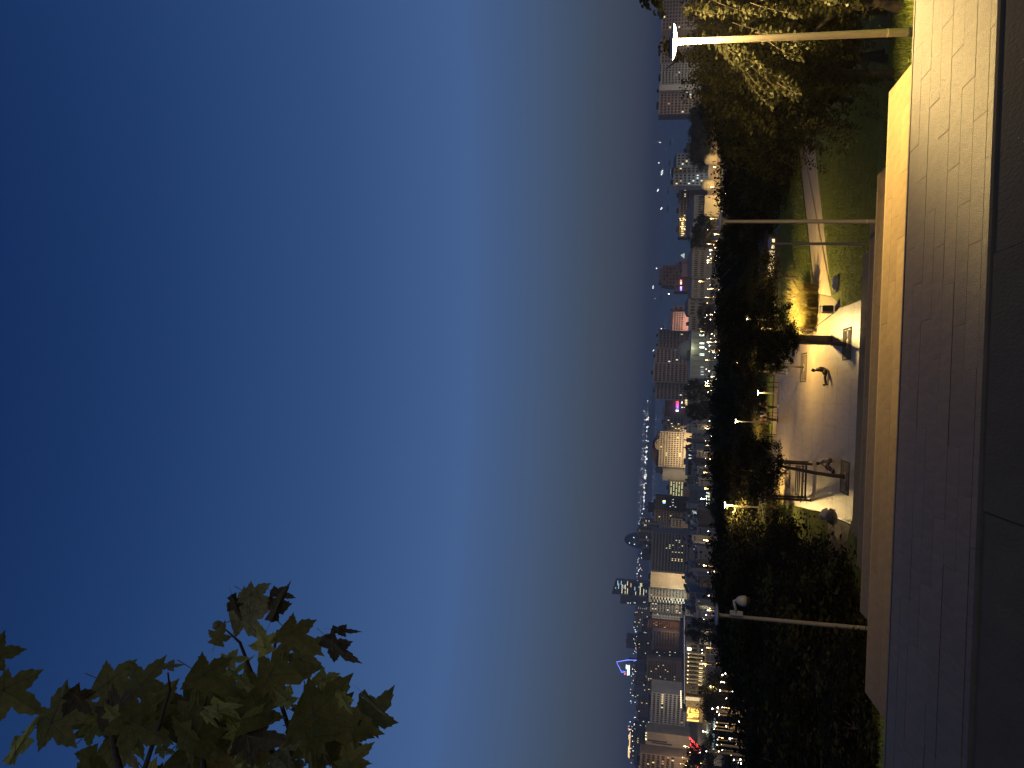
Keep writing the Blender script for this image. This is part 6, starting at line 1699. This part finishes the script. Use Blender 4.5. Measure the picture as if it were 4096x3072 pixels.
# ================================================================== LABELS THAT SINGLE OUT THE LOOK-ALIKES
ORD = ['first', 'second', 'third', 'fourth', 'fifth', 'sixth', 'seventh', 'eighth', 'ninth', 'tenth', 'eleventh', 'twelfth']
def screen(o):
    v = o.matrix_world.translation.copy()
    for c in o.children:
        if c.name.startswith(('crown', 'lamp_head')):
            v = v + Vector((0, 0, c.location.z)); break
    d = v - Vector((0, 0, EYE))
    k = d.dot(_F)
    return 2048 - d.dot(_U) / k * FOC, 1536 - d.dot(_R) / k * FOC, d.y
ANCH = [(60, 'the bright lamp post'), (540, 'the first dome'), (735, 'the second dome'), (886, 'the thin unlit lamp post'), (974, 'the slimmer unlit lamp post'), (1110, 'the pyramid block'), (1285, 'the pink office'), (1402, 'the great dome'), (1543, 'the tall orange mast'),
        (1635, 'the neon sign tower'), (1797, 'the beige hotel'), (1955, 'the office with lit floors'), (2010, 'the white edge lamp'), (2162, 'the glass bullet tower'), (2322, 'the tan blind wall'), (2458, 'the camera lamp post'), (2600, 'the palace annex'), (2690, 'the colonnade'), (2858, 'the yellow arches'), (2975, 'the red sign building')]
bpy.context.view_layer.update()
groups = {}
for o in COL.objects:
    if o.parent is None and o.get('label') and o.get('group'):
        groups.setdefault((o['group'], o['label']), []).append(o)
SHORT = {'dark trees massed left of the stairs': 'dense black tree', 'trees of the wooded slope below the plaza': 'leafy slope tree', 'dark trees massed right of the stairs beyond the lawn': 'dense dark tree',
         'trees at the foot of the slope': 'dark street tree', 'small dim houses of the lower quarter': 'small dim flat roofed house', 'trees before the apartment blocks': 'tree before the apartments', 'small far street lamps': 'small lit street lamp',
         'trees along the far edge of the slope': 'far edge tree', 'grove behind the long wall': 'grove tree', 'cars queuing in the left street': 'queuing red lit car', 'cars on the avenue': 'car on the avenue',
         'cars in the waterfront car park': 'parked car', 'row of lit stalls': 'white roofed stall', 'trees between town buildings': 'dark town tree'}
for (gname, lab), mem in groups.items():
    if len(mem) < 2: continue
    if gname == 'cars queuing in the left street':
        for i, o in enumerate(mem):
            o['label'] = 'red lit car queuing in the left street, %s row back, %s lane' % (ORD[i // 4], ['leftmost', 'second', 'third', 'rightmost'][i % 4])
        continue
    if gname == 'cars in the waterfront car park':
        for i, o in enumerate(mem):
            o['label'] = 'parked car in the %s row from the far side, %s from the right' % (ORD[i // 16], (ORD + ['thirteenth', 'fourteenth', 'fifteenth', 'sixteenth'])[i % 16])
        continue
    S_ = {o: screen(o) for o in mem}
    by = {}
    for o in mem:
        y = S_[o][1]
        a = min(ANCH, key=lambda q: abs(q[0] - y))
        by.setdefault((a[1], y > a[0]), []).append(o)
    base_ = SHORT.get(gname, lab)
    if gname == 'small far street lamps' and 'amber' in lab: base_ = 'small amber street lamp'
    if gname == 'cars on the avenue':
        for i, o in enumerate(sorted(mem, key=lambda q: -q.location.x)):
            o['label'] = 'car with lit %s on the avenue, %s of them from the right' % ('tail lights' if 'tail' in lab else 'head lights', ORD[min(i, 11)])
        continue
    for (an, left), ms in by.items():
        ms.sort(key=lambda o: abs(S_[o][1] - dict((b, a) for a, b in ANCH)[an]))
        for i, o in enumerate(ms):
            hi = ' low down' if S_[o][0] > 2900 and gname == 'small far street lamps' else ''
            o['label'] = '%s%s, %s to the %s of %s' % (base_, hi, ORD[min(i, 11)], 'left' if left else 'right', an)
            if len(ms) > 12 and i >= 11: o['label'] = '%s%s, %s to the %s of %s' % (base_, hi, ORD[i] if i < 12 else ['thirteenth', 'fourteenth', 'fifteenth', 'sixteenth', 'seventeenth', 'eighteenth', 'nineteenth', 'twentieth'][min(i - 12, 7)], 'left' if left else 'right', an)
